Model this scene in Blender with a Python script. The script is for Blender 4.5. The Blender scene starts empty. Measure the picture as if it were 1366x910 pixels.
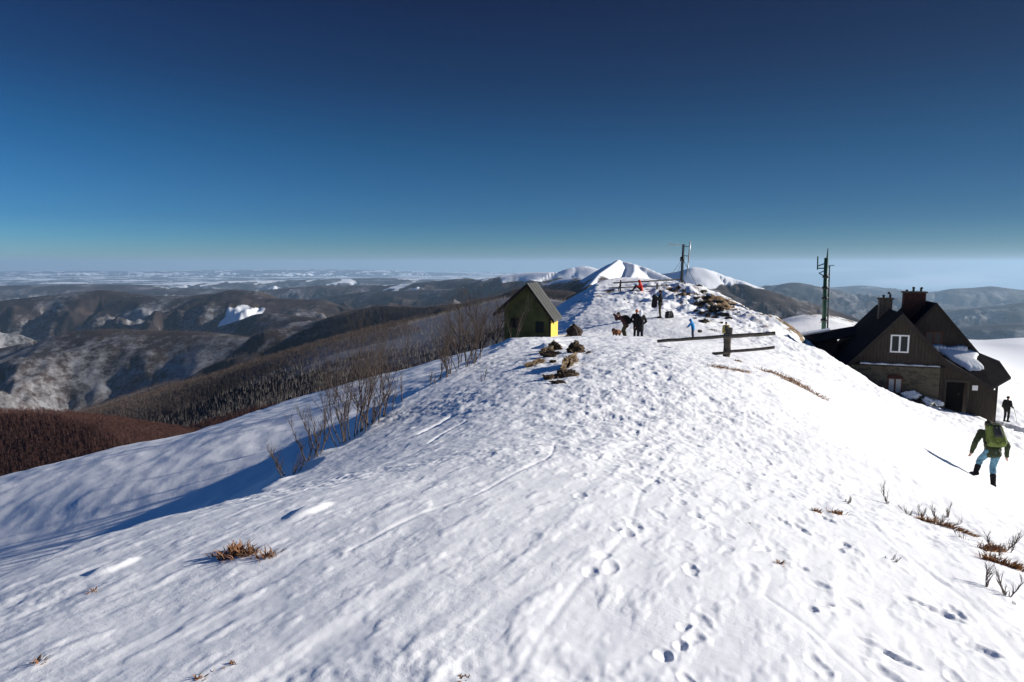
import bpy, bmesh, math, random
import numpy as np
import time; _t0 = time.time()
def _tm(): return round(time.time()-_t0, 1)
from mathutils import Vector, Matrix
from mathutils.bvhtree import BVHTree
R = math.radians
rnd = random.Random(7)
rng = np.random.default_rng(11)
sc = bpy.context.scene
COL = sc.collection
F = 900.0
PITCH = math.atan(103/900)
SUN_EL = R(21); SUN_AZ = R(7)          # azimuth measured from +X towards +Y

# ------------------------------------------------------------------ helpers
def ray(u, v):
    x = (u-683)/F; y = (455-v)/F
    Y = math.cos(PITCH)+y*math.sin(PITCH); Z = -math.sin(PITCH)+y*math.cos(PITCH)
    return x/Y, Z/Y
def P(u, v, D):
    a, b = ray(u, v); return (a*D, D, b*D)

def link(name, me, mat=None, parent=None):
    o = bpy.data.objects.new(name, me); COL.objects.link(o)
    if mat is not None and me is not None:
        if isinstance(mat, (list, tuple)):
            for m in mat: me.materials.append(m)
        else: me.materials.append(mat)
    if parent is not None: o.parent = parent
    return o
def tag(o, label, cat, group=None, kind=None):
    if label: o['label'] = label
    if cat: o['category'] = cat
    if group: o['group'] = group
    if kind: o['kind'] = kind
    return o
def thing(name, loc, rz, label, cat, group=None):
    o = bpy.data.objects.new(name, None); COL.objects.link(o)
    o.location = loc; o.rotation_euler = (0, 0, rz); o.empty_display_size = .3
    return tag(o, label, cat, group)
def mesh_np(name, verts, faces, smooth=False, matidx=None):
    """verts (n,3), faces (m,k) constant k"""
    me = bpy.data.meshes.new(name)
    verts = np.asarray(verts, dtype=np.float32); faces = np.asarray(faces, dtype=np.int32)
    n, k = faces.shape
    me.vertices.add(len(verts)); me.vertices.foreach_set('co', verts.ravel())
    me.loops.add(n*k); me.loops.foreach_set('vertex_index', faces.ravel())
    me.polygons.add(n)
    me.polygons.foreach_set('loop_start', np.arange(0, n*k, k, dtype=np.int32))
    me.polygons.foreach_set('loop_total', np.full(n, k, dtype=np.int32))
    if smooth: me.polygons.foreach_set('use_smooth', np.ones(n, dtype=bool))
    if matidx is not None: me.polygons.foreach_set('material_index', np.asarray(matidx, dtype=np.int32))
    me.update(calc_edges=True)
    return me
def bm_mesh(bm, name, smooth=False):
    bmesh.ops.recalc_face_normals(bm, faces=bm.faces[:])
    me = bpy.data.meshes.new(name); bm.to_mesh(me); bm.free()
    if smooth:
        for p in me.polygons: p.use_smooth = True
    return me
def add_hexa(bm, b, t):
    vs = [bm.verts.new(p) for p in list(b)+list(t)]; n = len(b)
    bm.faces.new(vs[:n][::-1]); bm.faces.new(vs[n:])
    for i in range(n):
        j = (i+1) % n; bm.faces.new((vs[i], vs[j], vs[n+j], vs[n+i]))
def add_box(bm, x0, x1, y0, y1, z0, z1):
    b = [(x0, y0, z0), (x1, y0, z0), (x1, y1, z0), (x0, y1, z0)]
    add_hexa(bm, b, [(x, y, z1) for x, y, _ in b])
def add_bar(bm, p0, p1, r0, r1=None, n=8, jit=0):
    p0 = Vector(p0); p1 = Vector(p1); r1 = r0 if r1 is None else r1
    d = (p1-p0).normalized(); a = d.orthogonal().normalized(); b = d.cross(a)
    A = [p0+(a*math.cos(2*math.pi*i/n)+b*math.sin(2*math.pi*i/n))*r0*(1+rnd.uniform(-jit, jit)) for i in range(n)]
    B = [p1+(a*math.cos(2*math.pi*i/n)+b*math.sin(2*math.pi*i/n))*r1*(1+rnd.uniform(-jit, jit)) for i in range(n)]
    add_hexa(bm, A, B)
def add_slab(bm, pts, th):
    """polygon pts (top surface) thickened straight down by th"""
    add_hexa(bm, [(x, y, z-th) for x, y, z in pts], pts)
def boxes(name, lst, mat, parent, bevel=0):
    bm = bmesh.new()
    for b in lst: add_box(bm, *b)
    if bevel: bmesh.ops.bevel(bm, geom=bm.edges[:], offset=bevel, segments=1, affect='EDGES')
    return link(name, bm_mesh(bm, name), mat, parent)
def bars(name, lst, mat, parent, n=8, jit=0):
    bm = bmesh.new()
    for b in lst: add_bar(bm, b[0], b[1], b[2], b[3] if len(b) > 3 else None, n, jit)
    return link(name, bm_mesh(bm, name, n > 6), mat, parent)

# ---- value noise in numpy
_GA = np.random.default_rng(99).uniform(0, 2*math.pi, 256); _GX = np.cos(_GA).astype(np.float32); _GY = np.sin(_GA).astype(np.float32)
def _h(ix, iy, s):
    h = ix*np.uint32(374761393) + iy*np.uint32(668265263) + np.uint32((s*1442695041) & 0xffffffff)
    h = (h ^ (h >> np.uint32(13)))*np.uint32(1274126177)
    return (h >> np.uint32(17)) & np.uint32(255)
def gnoise(x, y, s=0):
    fx0 = np.floor(x); fy0 = np.floor(y); fx = x-fx0; fy = y-fy0
    ix = fx0.astype(np.int64).astype(np.uint32); iy = fy0.astype(np.int64).astype(np.uint32)
    u = fx*fx*fx*(fx*(fx*6-15)+10); v = fy*fy*fy*(fy*(fy*6-15)+10)
    def g(dx, dy):
        h = _h(ix+np.uint32(dx), iy+np.uint32(dy), s)
        return _GX[h]*(fx-dx)+_GY[h]*(fy-dy)
    a = g(0, 0); a = a+(g(1, 0)-a)*u; b = g(0, 1); b = b+(g(1, 1)-b)*u
    return (a+(b-a)*v)*1.5
def fbm(x, y, sc_, oct=4, s=0, gain=.5):
    t = 0; a = 1; f = 1/sc_
    for i in range(oct):
        t = t+a*gnoise(x*f+17.3*i, y*f-9.1*i, s+i); a *= gain; f *= 2.03
    return t
def sstep(a, b, x):
    t = np.clip((x-a)/(b-a), 0, 1); return t*t*(3-2*t)

# ------------------------------------------------------------------ materials
def newmat(name):
    m = bpy.data.materials.new(name); m.use_nodes = True
    nt = m.node_tree; b = nt.nodes['Principled BSDF']
    return m, nt, b
def mat_plain(name, col, rough=.8, var=.25, scale=6, bump=0, metal=0, detail=5, stretch=None, spec=.3):
    m, nt, b = newmat(name)
    tc = nt.nodes.new('ShaderNodeTexCoord'); n = nt.nodes.new('ShaderNodeTexNoise')
    n.inputs['Scale'].default_value = scale; n.inputs['Detail'].default_value = detail
    src = tc.outputs['Object']
    if stretch:
        mp = nt.nodes.new('ShaderNodeMapping'); mp.inputs['Scale'].default_value = stretch
        nt.links.new(src, mp.inputs[0]); src = mp.outputs[0]
    nt.links.new(src, n.inputs['Vector'])
    r = nt.nodes.new('ShaderNodeValToRGB')
    r.color_ramp.elements[0].position = .3; r.color_ramp.elements[1].position = .7
    r.color_ramp.elements[0].color = tuple(c*(1-var) for c in col)+(1,)
    r.color_ramp.elements[1].color = tuple(min(1, c*(1+var)) for c in col)+(1,)
    nt.links.new(n.outputs[0], r.inputs[0]); nt.links.new(r.outputs[0], b.inputs['Base Color'])
    b.inputs['Roughness'].default_value = rough; b.inputs['Metallic'].default_value = metal
    b.inputs['Specular IOR Level'].default_value = spec
    if bump:
        bp = nt.nodes.new('ShaderNodeBump'); bp.inputs['Strength'].default_value = bump
        bp.inputs['Distance'].default_value = .05
        nt.links.new(n.outputs[0], bp.inputs['Height']); nt.links.new(bp.outputs[0], b.inputs['Normal'])
    return m
M = {}
M['oldwood'] = mat_plain('weathered_wood', (.13, .11, .09), .85, .45, 9, .5, stretch=(6, 6, .8))
M['railwood'] = mat_plain('rail_wood', (.105, .09, .072), .85, .45, 5, .5)
M['bark'] = mat_plain('bark', (.11, .085, .07), .9, .5, 8, .4)
M['twig'] = mat_plain('twig', (.095, .07, .058), .9, .4, 8)
M['grass'] = mat_plain('dry_grass', (.33, .17, .07), .9, .5, 12)
M['grassred'] = mat_plain('russet_grass', (.24, .12, .06), .9, .45, 12)
M['rock'] = mat_plain('rock', (.13, .095, .062), .95, .75, 4.5, .9, detail=9, spec=.1)
M['rockdark'] = mat_plain('dark_rock', (.075, .062, .045), .95, .6, 2.5, .8)
M['boulder'] = mat_plain('brown_boulder', (.045, .03, .024), .95, .4, 2, .5)
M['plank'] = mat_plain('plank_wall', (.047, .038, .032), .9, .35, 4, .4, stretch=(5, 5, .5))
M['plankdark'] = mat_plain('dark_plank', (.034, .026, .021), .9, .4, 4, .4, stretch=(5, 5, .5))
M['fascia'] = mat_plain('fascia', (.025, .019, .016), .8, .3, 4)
M['roofdark'] = mat_plain('dark_roof', (.011, .010, .013), .95, .3, 2.5, spec=.05)
M['brickred'] = mat_plain('chimney_brick', (.06, .022, .018), .9, .35, 7, .4)
M['brickgrey'] = mat_plain('chimney_stone', (.075, .06, .048), .9, .45, 6, .5)
M['metaldark'] = mat_plain('dark_metal', (.03, .032, .033), .5, .2, 5, metal=.5)
M['whitepaint'] = mat_plain('white_paint', (.78, .78, .78), .5, .04, 5)
M['brownpaint'] = mat_plain('brown_paint', (.11, .035, .018), .6, .2, 5)
M['curtain'] = mat_plain('net_curtain', (.45, .46, .45), .9, .2, 9)
M['greenmast'] = mat_plain('green_mast', (.012, .06, .035), .5, .25, 4)
M['galv'] = mat_plain('galvanised', (.42, .43, .44), .45, .15, 6, metal=.4)
M['mastgrey'] = mat_plain('mast_grey', (.06, .07, .072), .6, .2, 6)
M['greenwall'] = mat_plain('moss_green_wall', (.078, .082, .03), .9, .45, 1.6, .2, detail=8)
M['sunlitwall'] = mat_plain('sunlit_wall', (.60, .44, .075), .9, .12, 2.5)  # sunlit side of the green shed, the light put into this yellow
M['greyroof'] = mat_plain('grey_felt_roof', (.062, .065, .062), .8, .15, 3)
M['darkhole'] = mat_plain('dark_interior', (.008, .008, .009), .9, .1, 3)
M['board'] = mat_plain('dark_shutter', (.02, .018, .014), .9, .3, 3)
M['skin'] = mat_plain('skin', (.5, .27, .19), .6, .08, 20)
M['black'] = mat_plain('black_cloth', (.012, .012, .014), .9, .4, 12)
M['khaki'] = mat_plain('khaki_cloth', (.07, .062, .035), .9, .3, 12)
M['red'] = mat_plain('red_cloth', (.62, .025, .012), .75, .15, 10)
M['blue'] = mat_plain('blue_cloth', (.015, .22, .55), .75, .15, 10)
M['yellow'] = mat_plain('yellow_cloth', (.38, .32, .08), .8, .2, 10)
M['maroon'] = mat_plain('maroon_cloth', (.075, .03, .035), .9, .3, 12)
M['navy'] = mat_plain('navy_cloth', (.012, .03, .06), .85, .3, 12)
M['jeans'] = mat_plain('blue_jeans', (.13, .27, .36), .9, .3, 14, .2)
M['jacketgreen'] = mat_plain('olive_jacket', (.034, .044, .018), .8, .35, 10, .3)
M['packgreen'] = mat_plain('lime_pack', (.12, .155, .035), .75, .3, 14, .2)
M['packgrey'] = mat_plain('grey_pack', (.035, .037, .038), .8, .4, 14)
M['whitecloth'] = mat_plain('white_cloth', (.82, .84, .88), .9, .1, 10)
M['orangehair'] = mat_plain('orange_hat', (.45, .14, .06), .9, .2, 10)
M['hair'] = mat_plain('dark_hair', (.03, .02, .015), .8, .3, 30)
M['greyhat'] = mat_plain('grey_hat', (.08, .08, .075), .9, .2, 10)
M['dogfur'] = mat_plain('brown_fur', (.16, .065, .03), .95, .5, 14)
M['leather'] = mat_plain('leather', (.02, .015, .012), .7, .2, 10)

def mat_glass(name, col=(.02, .025, .03)):
    m, nt, b = newmat(name)
    b.inputs['Base Color'].default_value = col+(1,); b.inputs['Roughness'].default_value = .08
    b.inputs['Specular IOR Level'].default_value = .12
    return m
M['glass'] = mat_glass('window_glass')
M['blueglass'] = mat_glass('blue_glass', (.012, .025, .035))

def mat_stone():
    m, nt, b = newmat('rubble_wall')
    tc = nt.nodes.new('ShaderNodeTexCoord'); v = nt.nodes.new('ShaderNodeTexVoronoi')
    v.inputs['Scale'].default_value = 3.4; v.inputs['Randomness'].default_value = .9
    mp = nt.nodes.new('ShaderNodeMapping'); mp.inputs['Scale'].default_value = (1, 1, 1.9)
    nt.links.new(tc.outputs['Object'], mp.inputs[0]); nt.links.new(mp.outputs[0], v.inputs['Vector'])
    n = nt.nodes.new('ShaderNodeTexNoise'); n.inputs['Scale'].default_value = 14; n.inputs['Detail'].default_value = 6
    nt.links.new(tc.outputs['Object'], n.inputs['Vector'])
    sep = nt.nodes.new('ShaderNodeSeparateColor'); nt.links.new(v.outputs['Color'], sep.inputs[0])
    mx = nt.nodes.new('ShaderNodeMath'); mx.operation = 'ADD'
    nt.links.new(sep.outputs[0], mx.inputs[0]); nt.links.new(n.outputs[0], mx.inputs[1])
    r = nt.nodes.new('ShaderNodeValToRGB')
    r.color_ramp.elements[0].position = .35; r.color_ramp.elements[1].position = 1.3 if False else 1.0
    r.color_ramp.elements[0].color = (.03, .025, .017, 1); r.color_ramp.elements[1].color = (.105, .09, .062, 1)
    nt.links.new(mx.outputs[0], r.inputs[0]); nt.links.new(r.outputs[0], b.inputs['Base Color'])
    b.inputs['Roughness'].default_value = .9
    bp = nt.nodes.new('ShaderNodeBump'); bp.inputs['Strength'].default_value = .7; bp.inputs['Distance'].default_value = .06
    nt.links.new(mx.outputs[0], bp.inputs['Height']); nt.links.new(bp.outputs[0], b.inputs['Normal'])
    return m
M['stone'] = mat_stone()

def nz(nt, vec, scale, detail=4, rough=.55):
    n = nt.nodes.new('ShaderNodeTexNoise'); n.inputs['Scale'].default_value = scale
    n.inputs['Detail'].default_value = detail; n.inputs['Roughness'].default_value = rough
    nt.links.new(vec, n.inputs['Vector']); return n.outputs[0]
def mth(nt, op, a, b=None, c=None):
    n = nt.nodes.new('ShaderNodeMath'); n.operation = op
    for i, q in enumerate((a, b, c)):
        if q is None: continue
        if isinstance(q, (int, float)): n.inputs[i].default_value = q
        else: nt.links.new(q, n.inputs[i])
    return n.outputs[0]
def mapr(nt, val, a, b, c=0, d=1, clamp=True):
    n = nt.nodes.new('ShaderNodeMapRange'); n.clamp = clamp
    nt.links.new(val, n.inputs[0])
    for i, q in enumerate((a, b, c, d)): n.inputs[i+1].default_value = q
    return n.outputs[0]
def mixc(nt, f, a, b):
    n = nt.nodes.new('ShaderNodeMix'); n.data_type = 'RGBA'
    nt.links.new(f, n.inputs[0])
    for k, q in ((6, a), (7, b)):
        if isinstance(q, tuple): n.inputs[k].default_value = q+(1,)
        else: nt.links.new(q, n.inputs[k])
    return n.outputs[2]
def mapping(nt, vec, rot=0, scale=(1, 1, 1)):
    mp = nt.nodes.new('ShaderNodeMapping'); mp.inputs['Rotation'].default_value = (0, 0, rot)
    mp.inputs['Scale'].default_value = scale; nt.links.new(vec, mp.inputs[0]); return mp.outputs[0]

def mat_snow():
    m, nt, b = newmat('snow')
    tc = nt.nodes.new('ShaderNodeTexCoord'); o = tc.outputs['Object']
    streak = nz(nt, mapping(nt, o, R(-70), (.25, 2.2, 1)), 2.0, 6)
    mid = nz(nt, o, 5, 6, .6); fine = nz(nt, o, 38, 5, .65); grit = nz(nt, o, 160, 2, .6)
    msk = mapr(nt, nz(nt, o, .9, 3), .42, .6, .25, 1.3); mid = mth(nt, 'MULTIPLY', mid, msk); fine = mth(nt, 'MULTIPLY', fine, mapr(nt, nz(nt, o, 1.7, 3), .4, .6, .4, 1.8))
    h = mth(nt, 'MULTIPLY', streak, .015)
    h = mth(nt, 'MULTIPLY_ADD', mid, .011, h)
    h = mth(nt, 'MULTIPLY_ADD', fine, .005, h)
    h = mth(nt, 'MULTIPLY_ADD', grit, .0016, h)
    bp = nt.nodes.new('ShaderNodeBump'); bp.inputs['Strength'].default_value = .42
    bp.inputs['Distance'].default_value = 1.0
    nt.links.new(h, bp.inputs['Height']); nt.links.new(bp.outputs[0], b.inputs['Normal'])
    big = nz(nt, o, .6, 4)
    c = mixc(nt, mapr(nt, big, .35, .7), (.84, .845, .86), (.90, .90, .90))
    # bare / dirty specks: grass and soil showing through wind-scoured snow (vertex attribute)
    at = nt.nodes.new('ShaderNodeAttribute'); at.attribute_name = 'bare'
    sp = nz(nt, o, 2.6, 5, .7)
    bare = mth(nt, 'GREATER_THAN', mth(nt, 'ADD', at.outputs['Fac'], mth(nt, 'MULTIPLY', sp, .9)), 1.0)
    soil = mixc(nt, fine, (.05, .035, .02), (.28, .18, .09))
    nt.links.new(mixc(nt, bare, c, soil), b.inputs['Base Color'])
    b.inputs['Roughness'].default_value = .62; b.inputs['Specular IOR Level'].default_value = .25
    return m
M['snow'] = mat_snow()
M['roofsnow'] = mat_plain('roof_snow', (.84, .86, .88), .7, .04, 3, .3)

def mat_hills():
    m, nt, b = newmat('hills')
    tc = nt.nodes.new('ShaderNodeTexCoord'); o = tc.outputs['Object']
    at = nt.nodes.new('ShaderNodeAttribute'); at.attribute_name = 'open'
    red = nt.nodes.new('ShaderNodeAttribute'); red.attribute_name = 'russet'
    fl = nt.nodes.new('ShaderNodeAttribute'); fl.attribute_name = 'floor'
    canopy = nz(nt, o, .09, 5, .8)       # single crowns
    stands = nz(nt, o, .006, 6, .65)       # stands of beech / spruce
    mid = nz(nt, o, .028, 4, .7)
    dark = mixc(nt, mapr(nt, stands, .4, .62), (.024, .018, .017), (.062, .045, .039))
    dark = mixc(nt, red.outputs['Fac'], dark, (.055, .022, .017)); k_r = red.outputs['Fac']
    # share of snow seen between the trunks, raised to brighten sunlit slopes
    k = mth(nt, 'ADD', mth(nt, 'MULTIPLY', canopy, .4), mth(nt, 'MULTIPLY', mid, .6))
    gap = mapr(nt, mth(nt, 'ADD', k, mth(nt, 'MULTIPLY', fl.outputs['Fac'], .30)), .55, .74)
    gap = mth(nt, 'MULTIPLY', mth(nt, 'MULTIPLY', gap, .36), mapr(nt, k_r, 0, .5, 1, .15))
    forest = mixc(nt, gap, dark, (.62, .64, .68))
    op = mapr(nt, mth(nt, 'ADD', at.outputs['Fac'], mth(nt, 'MULTIPLY', mth(nt, 'SUBTRACT', canopy, .5), .5)), .42, .58)
    nt.links.new(mixc(nt, op, forest, (.82, .84, .87)), b.inputs['Base Color'])
    b.inputs['Roughness'].default_value = .9; b.inputs['Specular IOR Level'].default_value = .1
    return m
M['hills'] = mat_hills()

# ------------------------------------------------------------------ near terrain
EYE = 1.65
near_pts = []
def A(u, v, D): near_pts.append(P(u, v, D))
def Wp(x, y, z): near_pts.append((x, y, z))
for t in [(683,910,2.5),(340,910,2.6),(0,910,2.85),(1000,910,2.65),(1366,910,3.05),(200,800,3.7),(0,772,4.6),(200,695,6.15),
          (350,656,8.2),(430,610,10.4),(500,570,12.9),(545,530,15.2),(600,500,17.5),(650,475,21),(683,456,25),(690,455,32),
          (683,700,4.5),(683,600,7.5),(683,520,13),(683,480,18.5),(760,455,26),(850,450,29),(720,450,26),
          (1366,780,5.0),(1200,670,8),(1150,600,11),(1080,530,15),(1050,500,18.5),(1320,645,16.6),(1200,560,22),(1366,600,30),
          (1366,690,11),(1250,640,13),(1150,530,24),(1200,540,30),(971,477,25),(940,455,33),(969,458,34),(925,450,38),
          (878,424,44),(855,388,60),(827,389,60),(909,379,62),(935,384,61),(880,383,61),(800,402,56),(775,425,48),(765,449,36),(750,446,40),
          (940,420,50),(990,410,54),(1020,420,50),(1000,445,42),(1060,440,48),(1100,470,40),(1130,496,37),(1180,521,38.5),(1250,545,40.5),(1290,552,41.5),
          (1340,563,44),(1366,545,60),(1366,520,75),(1340,480,95),(1366,459,112),(1310,459,110)]: A(*t)
Wp(6.9, 38, -4.3); Wp(5.0, 36, -4.1); Wp(26, 52, -8.6); Wp(22, 46, -7.2); Wp(31, 56, -11.5); Wp(0.5, 44, -5.3)
Wp(8, 1.5, -3.3); Wp(-4, 1.5, -2.4); Wp(16, 6, -7.0); Wp(60, 60, -22); Wp(60, 25, -22); Wp(30, 10, -13)
NP = np.array(near_pts)
def conf(x, y):
    r = np.sqrt(x*x+y*y); th = np.arctan2(x, y)
    th = np.clip(th, -1.45, 1.45)
    return th, np.log(np.clip(r, 1.2, 135.0)), r
def tps_fit():
    th, lr, r = conf(NP[:, 0], NP[:, 1]); q = (NP[:, 2]+EYE)/r
    n = len(q); d2 = (th[:, None]-th[None])**2+(lr[:, None]-lr[None])**2
    K = .5*d2*np.log(d2+1e-12)+np.eye(n)*2e-5
    Pm = np.stack([np.ones(n), th, lr], 1)
    Am = np.block([[K, Pm], [Pm.T, np.zeros((3, 3))]])
    return th, lr, np.linalg.solve(Am, np.concatenate([q, [0, 0, 0]]))
_th, _lr, _w = tps_fit()
TN, LN = 420, 300
_ta = np.linspace(-1.5, 1.5, TN); _la = np.linspace(0.1, 5.0, LN)
def _tab():
    th, lr = np.meshgrid(_ta, _la, indexing='ij'); q = _w[-3]+_w[-2]*th+_w[-1]*lr
    for i in range(len(_th)):
        d2 = (th-_th[i])**2+(lr-_lr[i])**2
        q = q+_w[i]*.5*d2*np.log(d2+1e-12)
    return q
TAB = _tab()
def _cr(t):
    return (-.5*t+t*t-.5*t**3, 1-2.5*t*t+1.5*t**3, .5*t+2*t*t-1.5*t**3, -.5*t*t+.5*t**3)
def surfA(x, y):
    th, lr, r = conf(x, y)
    fi = (th-_ta[0])/(_ta[1]-_ta[0]); fj = (lr-_la[0])/(_la[1]-_la[0])
    i = np.clip(fi.astype(int), 1, TN-3); j = np.clip(fj.astype(int), 1, LN-3)
    ci = _cr(fi-i); cj = _cr(fj-j); q = 0
    for a in range(4):
        row = 0
        for b in range(4): row = row+cj[b]*TAB[i+a-1, j+b-1]
        q = q+ci[a]*row
    return q*np.minimum(r, 135.0)-EYE
def polyd(x, y, pts):
    """signed distance to polyline (positive to the LEFT of travel), arc parameter, nearest pt"""
    best = np.full(x.shape, 1e9); sg = np.zeros(x.shape); nx = np.zeros(x.shape); ny = np.zeros(x.shape)
    for (ax, ay), (bx, by) in zip(pts[:-1], pts[1:]):
        dx, dy = bx-ax, by-ay; L2 = dx*dx+dy*dy
        t = np.clip(((x-ax)*dx+(y-ay)*dy)/L2, 0, 1)
        px = ax+t*dx; py = ay+t*dy; d = np.hypot(x-px, y-py)
        cr = dx*(y-ay)-dy*(x-ax)
        m = d < best-1e-6
        best = np.where(m, d, best); sg = np.where(m, np.sign(cr), sg); nx = np.where(m, px, nx); ny = np.where(m, py, ny)
    return best*sg, nx, ny
LIPPX = [(0,772,4.6),(60,750,5.0),(130,722,5.5),(200,695,6.15),(270,675,7.0),(350,655,8.2),(430,610,10.4),(480,585,12.2),(520,553,13.8),(545,530,15.2)]
LIP = [(-6.0, -8.0), (-4.4, 1.2)]+[P(*t)[:2] for t in LIPPX]+[(-1.6, 17.6), (-.8, 21), (.05, 25), (.6, 32), (2.4, 40), (4.6, 48), (7.2, 58), (9, 70)]
def _lips():
    q = []
    for (ax, ay), (bx, by) in zip(LIP[:-1], LIP[1:]):
        n = max(1, int(math.hypot(bx-ax, by-ay)/1.3))
        for i in range(n): q.append((ax+(bx-ax)*i/n, ay+(by-ay)*i/n))
    q = np.array(q); z = surfA(q[:, 0], q[:, 1]); return [(a, b, c) for (a, b), c in zip(q, z)]
LIPS = _lips()
REDGE = [(-150, 10), (-90, 34), (-50, 31), (-24, 29), (-18, 31.5), (-12.3, 35.5), (-6, 38.5), (-3, 40), (0, 43), (2, 47), (4.5, 54), (7.5, 63), (12, 70),
         (17, 66), (20.5, 56), (23, 51), (27, 57), (33, 66), (44, 92), (60, 112), (110, 120), (200, 60), (260, -50)]
LUMPS = [(150, 757, .025, .22), (410, 682, .03, .28), (735, 462, .12, .9)]
def near_base(x, y):
    a = surfA(x, y)
    s, lx, ly = polyd(x, y, LIP)
    s = s + .25*gnoise(x*.5, y*.5, 3) + .08*gnoise(x*2.2, y*2.2, 4)
    lz = np.zeros(x.shape); lys = ly.copy(); m = s > -1
    if m.any():
        xm = x[m]; ym = y[m]; W = 0; Zs = 0; Ys = 0
        for (px, py, pz) in LIPS:
            w_ = 1/((xm-px)**2+(ym-py)**2+.02)**2.2; W = W+w_; Zs = Zs+w_*pz; Ys = Ys+w_*py
        lz[m] = Zs/W; lys[m] = Ys/W
    ly = lys
    ss = np.maximum(s, 0)
    fade = 1-sstep(16, 27, ly)
    W = 5.9*(1-sstep(7.5, 17.0, ly))+.3
    W = W*(1+.16*gnoise(ly*.45, ly*0+3.3, 6))
    qq = (ss-W)/.35
    sat = W-.35*np.logaddexp(0, -qq)            # min(s, W) with a soft corner
    bs = .155+.10*sstep(9, 22, ly)
    drop = (.505+.05*(1-sstep(5.5, 8.5, ly))-bs)*np.clip(sat, 0, None)+bs*ss*(1+.25*sstep(5, 24, ss)+.2*sstep(24, 44, ss))
    drop = np.where(ss > 0, drop, 0)
    wave = .02*fbm(x, y, 11, 2, 31)*sstep(2, 8, ss)
    left = lz-drop+wave
    w = sstep(-.05, .25, s)
    # rounded rim just before the lip
    z = a*(1-w)+left*w
    e, _, _ = polyd(x, y, REDGE)
    ee = np.maximum(e+.8*gnoise(x*.12, y*.12, 8), 0)
    z = z-.5*(np.sqrt(ee*ee+9)-3)*1.1
    return z, s, e
_base_cache = {}
def near_detail(x, y, s, e):
    r = np.hypot(x, y)
    onfield = sstep(0, 2.5, s)
    d = .022*fbm(x, y, 2.6, 3, 40)*(1-.93*onfield)
    c, sn = math.cos(R(66)), math.sin(R(66))
    al = x*c+y*sn; ac = -x*sn+y*c
    st = fbm(al/4.2, ac, .34, 4, 50)
    d += .006*st*(1-.7*onfield)*sstep(0, 3, r)
    crust = sstep(-.1, .35, fbm(x, y, 3.2, 2, 64)); d += (.004+.012*crust)*fbm(x, y, .40, 4, 60, .62)*(1-.8*onfield)
    d += .010*np.maximum(0, fbm(al/2.2, ac, .16, 3, 66)-.12)*(1-.5*onfield)
    d += -.008*np.maximum(0, fbm(al/9, ac, .75, 2, 71)-.42)*4*(.5+.5*(1-onfield))
    # trampled zone round the path crest and knoll
    path = np.exp(-((x-(.6+.16*y))/(2.2+.10*y))**2)*sstep(5, 12, y)
    d += path*(.016*fbm(x, y, .22, 3, 83, .6)*(1-sstep(18, 40, y))+.028*fbm(x, y, .8, 3, 80, .6)-.035*np.maximum(0, fbm(x, y, .55, 2, 85)-.25))
    kn = np.exp(-(((x-15)/7)**2+((y-55)/9)**2))
    d += kn*.35*fbm(x, y, 2.4, 4, 90, .6)
    # bank beside the hut with rough avalanche-like texture
    bk = sstep(10, 15, x)*sstep(24, 30, y)*(1-sstep(60, 70, y))
    d += bk*.10*fbm(x, y, 1.1, 4, 95, .6)
    d += .5*sstep(70, 95, r)*fbm(x, y, 14, 3, 97)*sstep(25, 40, x)
    return d
def ground(x, y):
    z, s, e = near_base(np.array([x], float), np.array([y], float))
    return float((z+near_detail(np.array([x], float), np.array([y], float), s, e))[0])
def ground_many(xs, ys):
    x = np.array(xs, float); y = np.array(ys, float); z, s, e = near_base(x, y)
    return z+near_detail(x, y, s, e)
def hit(u, v, d0=2.2, d1=130):
    """world point where this bearing meets the ground"""
    a, b = ray(u, v)
    D = np.exp(np.linspace(math.log(d0), math.log(d1), 700))
    z, s, e = near_base(a*D, D); z = z+near_detail(a*D, D, s, e)
    idx = np.nonzero(b*D < z)[0]
    if len(idx) == 0: return None
    i = max(idx[0], 1)
    f0 = b*D[i-1]-z[i-1]; f1 = b*D[i]-z[i]; t = f0/(f0-f1+1e-9)
    DD = D[i-1]+t*(D[i]-D[i-1])
    return Vector((a*DD, DD, z[i-1]+t*(z[i]-z[i-1])))

# ------------------------------------------------------------------ hills
RID = []
def ridge(pts, k=.42, kn=None, amp=1.0, tree=0, sharp=1.0):
    q = np.array([P(*p) for p in pts]); q[:, 2] -= tree
    RID.append((q, k, sharp, amp))
# mountains at the far rim of the plain
ridge([(-120,361,42000),(0,362,42000),(90,361,40000),(170,362,41000),(250,361,40000),(330,360,40000),(430,359,40000),(520,361,40000),(600,364,40000),(680,370,38000)], .05)
# blue ranges
ridge([(-120,380,10500),(0,381,10000),(60,380,10000),(110,379,9800),(185,380,9800),(210,384,9500),(300,386,9000)], .16)
ridge([(300,375,15000),(380,374,15000),(450,372,14500),(520,371,14500),(560,373,14000),(620,377,13000),(690,380,13000)], .14)
ridge([(310,392,8600),(350,387,8500),(423,381,8500),(476,381,8300),(520,380,8200),(549,378,8000),(593,374,7600),(622,371,7200),(637,374,7000),(660,370,6800),(681,366,6500),(720,366,6300)], .24)
ridge([(430,395,7000),(480,390,6600),(530,388,6200),(580,386,6000),(640,384,5600),(700,380,5400)], .28)
# polonina with white top
ridge([(640,376,5600),(660,370,5600),(680,367,5600),(699,364,5500),(719,363,5400),(737,363,5300),(751,361,5300),(767,357,5300),(779,355,5300),(790,358,5200),(804,359,5200),(850,364,5200)], .30)
ridge([(715,392,3000),(730,384,2900),(742,377,2800),(752,372,2700),(766,371,2600),(790,374,2300)], .40)
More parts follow.
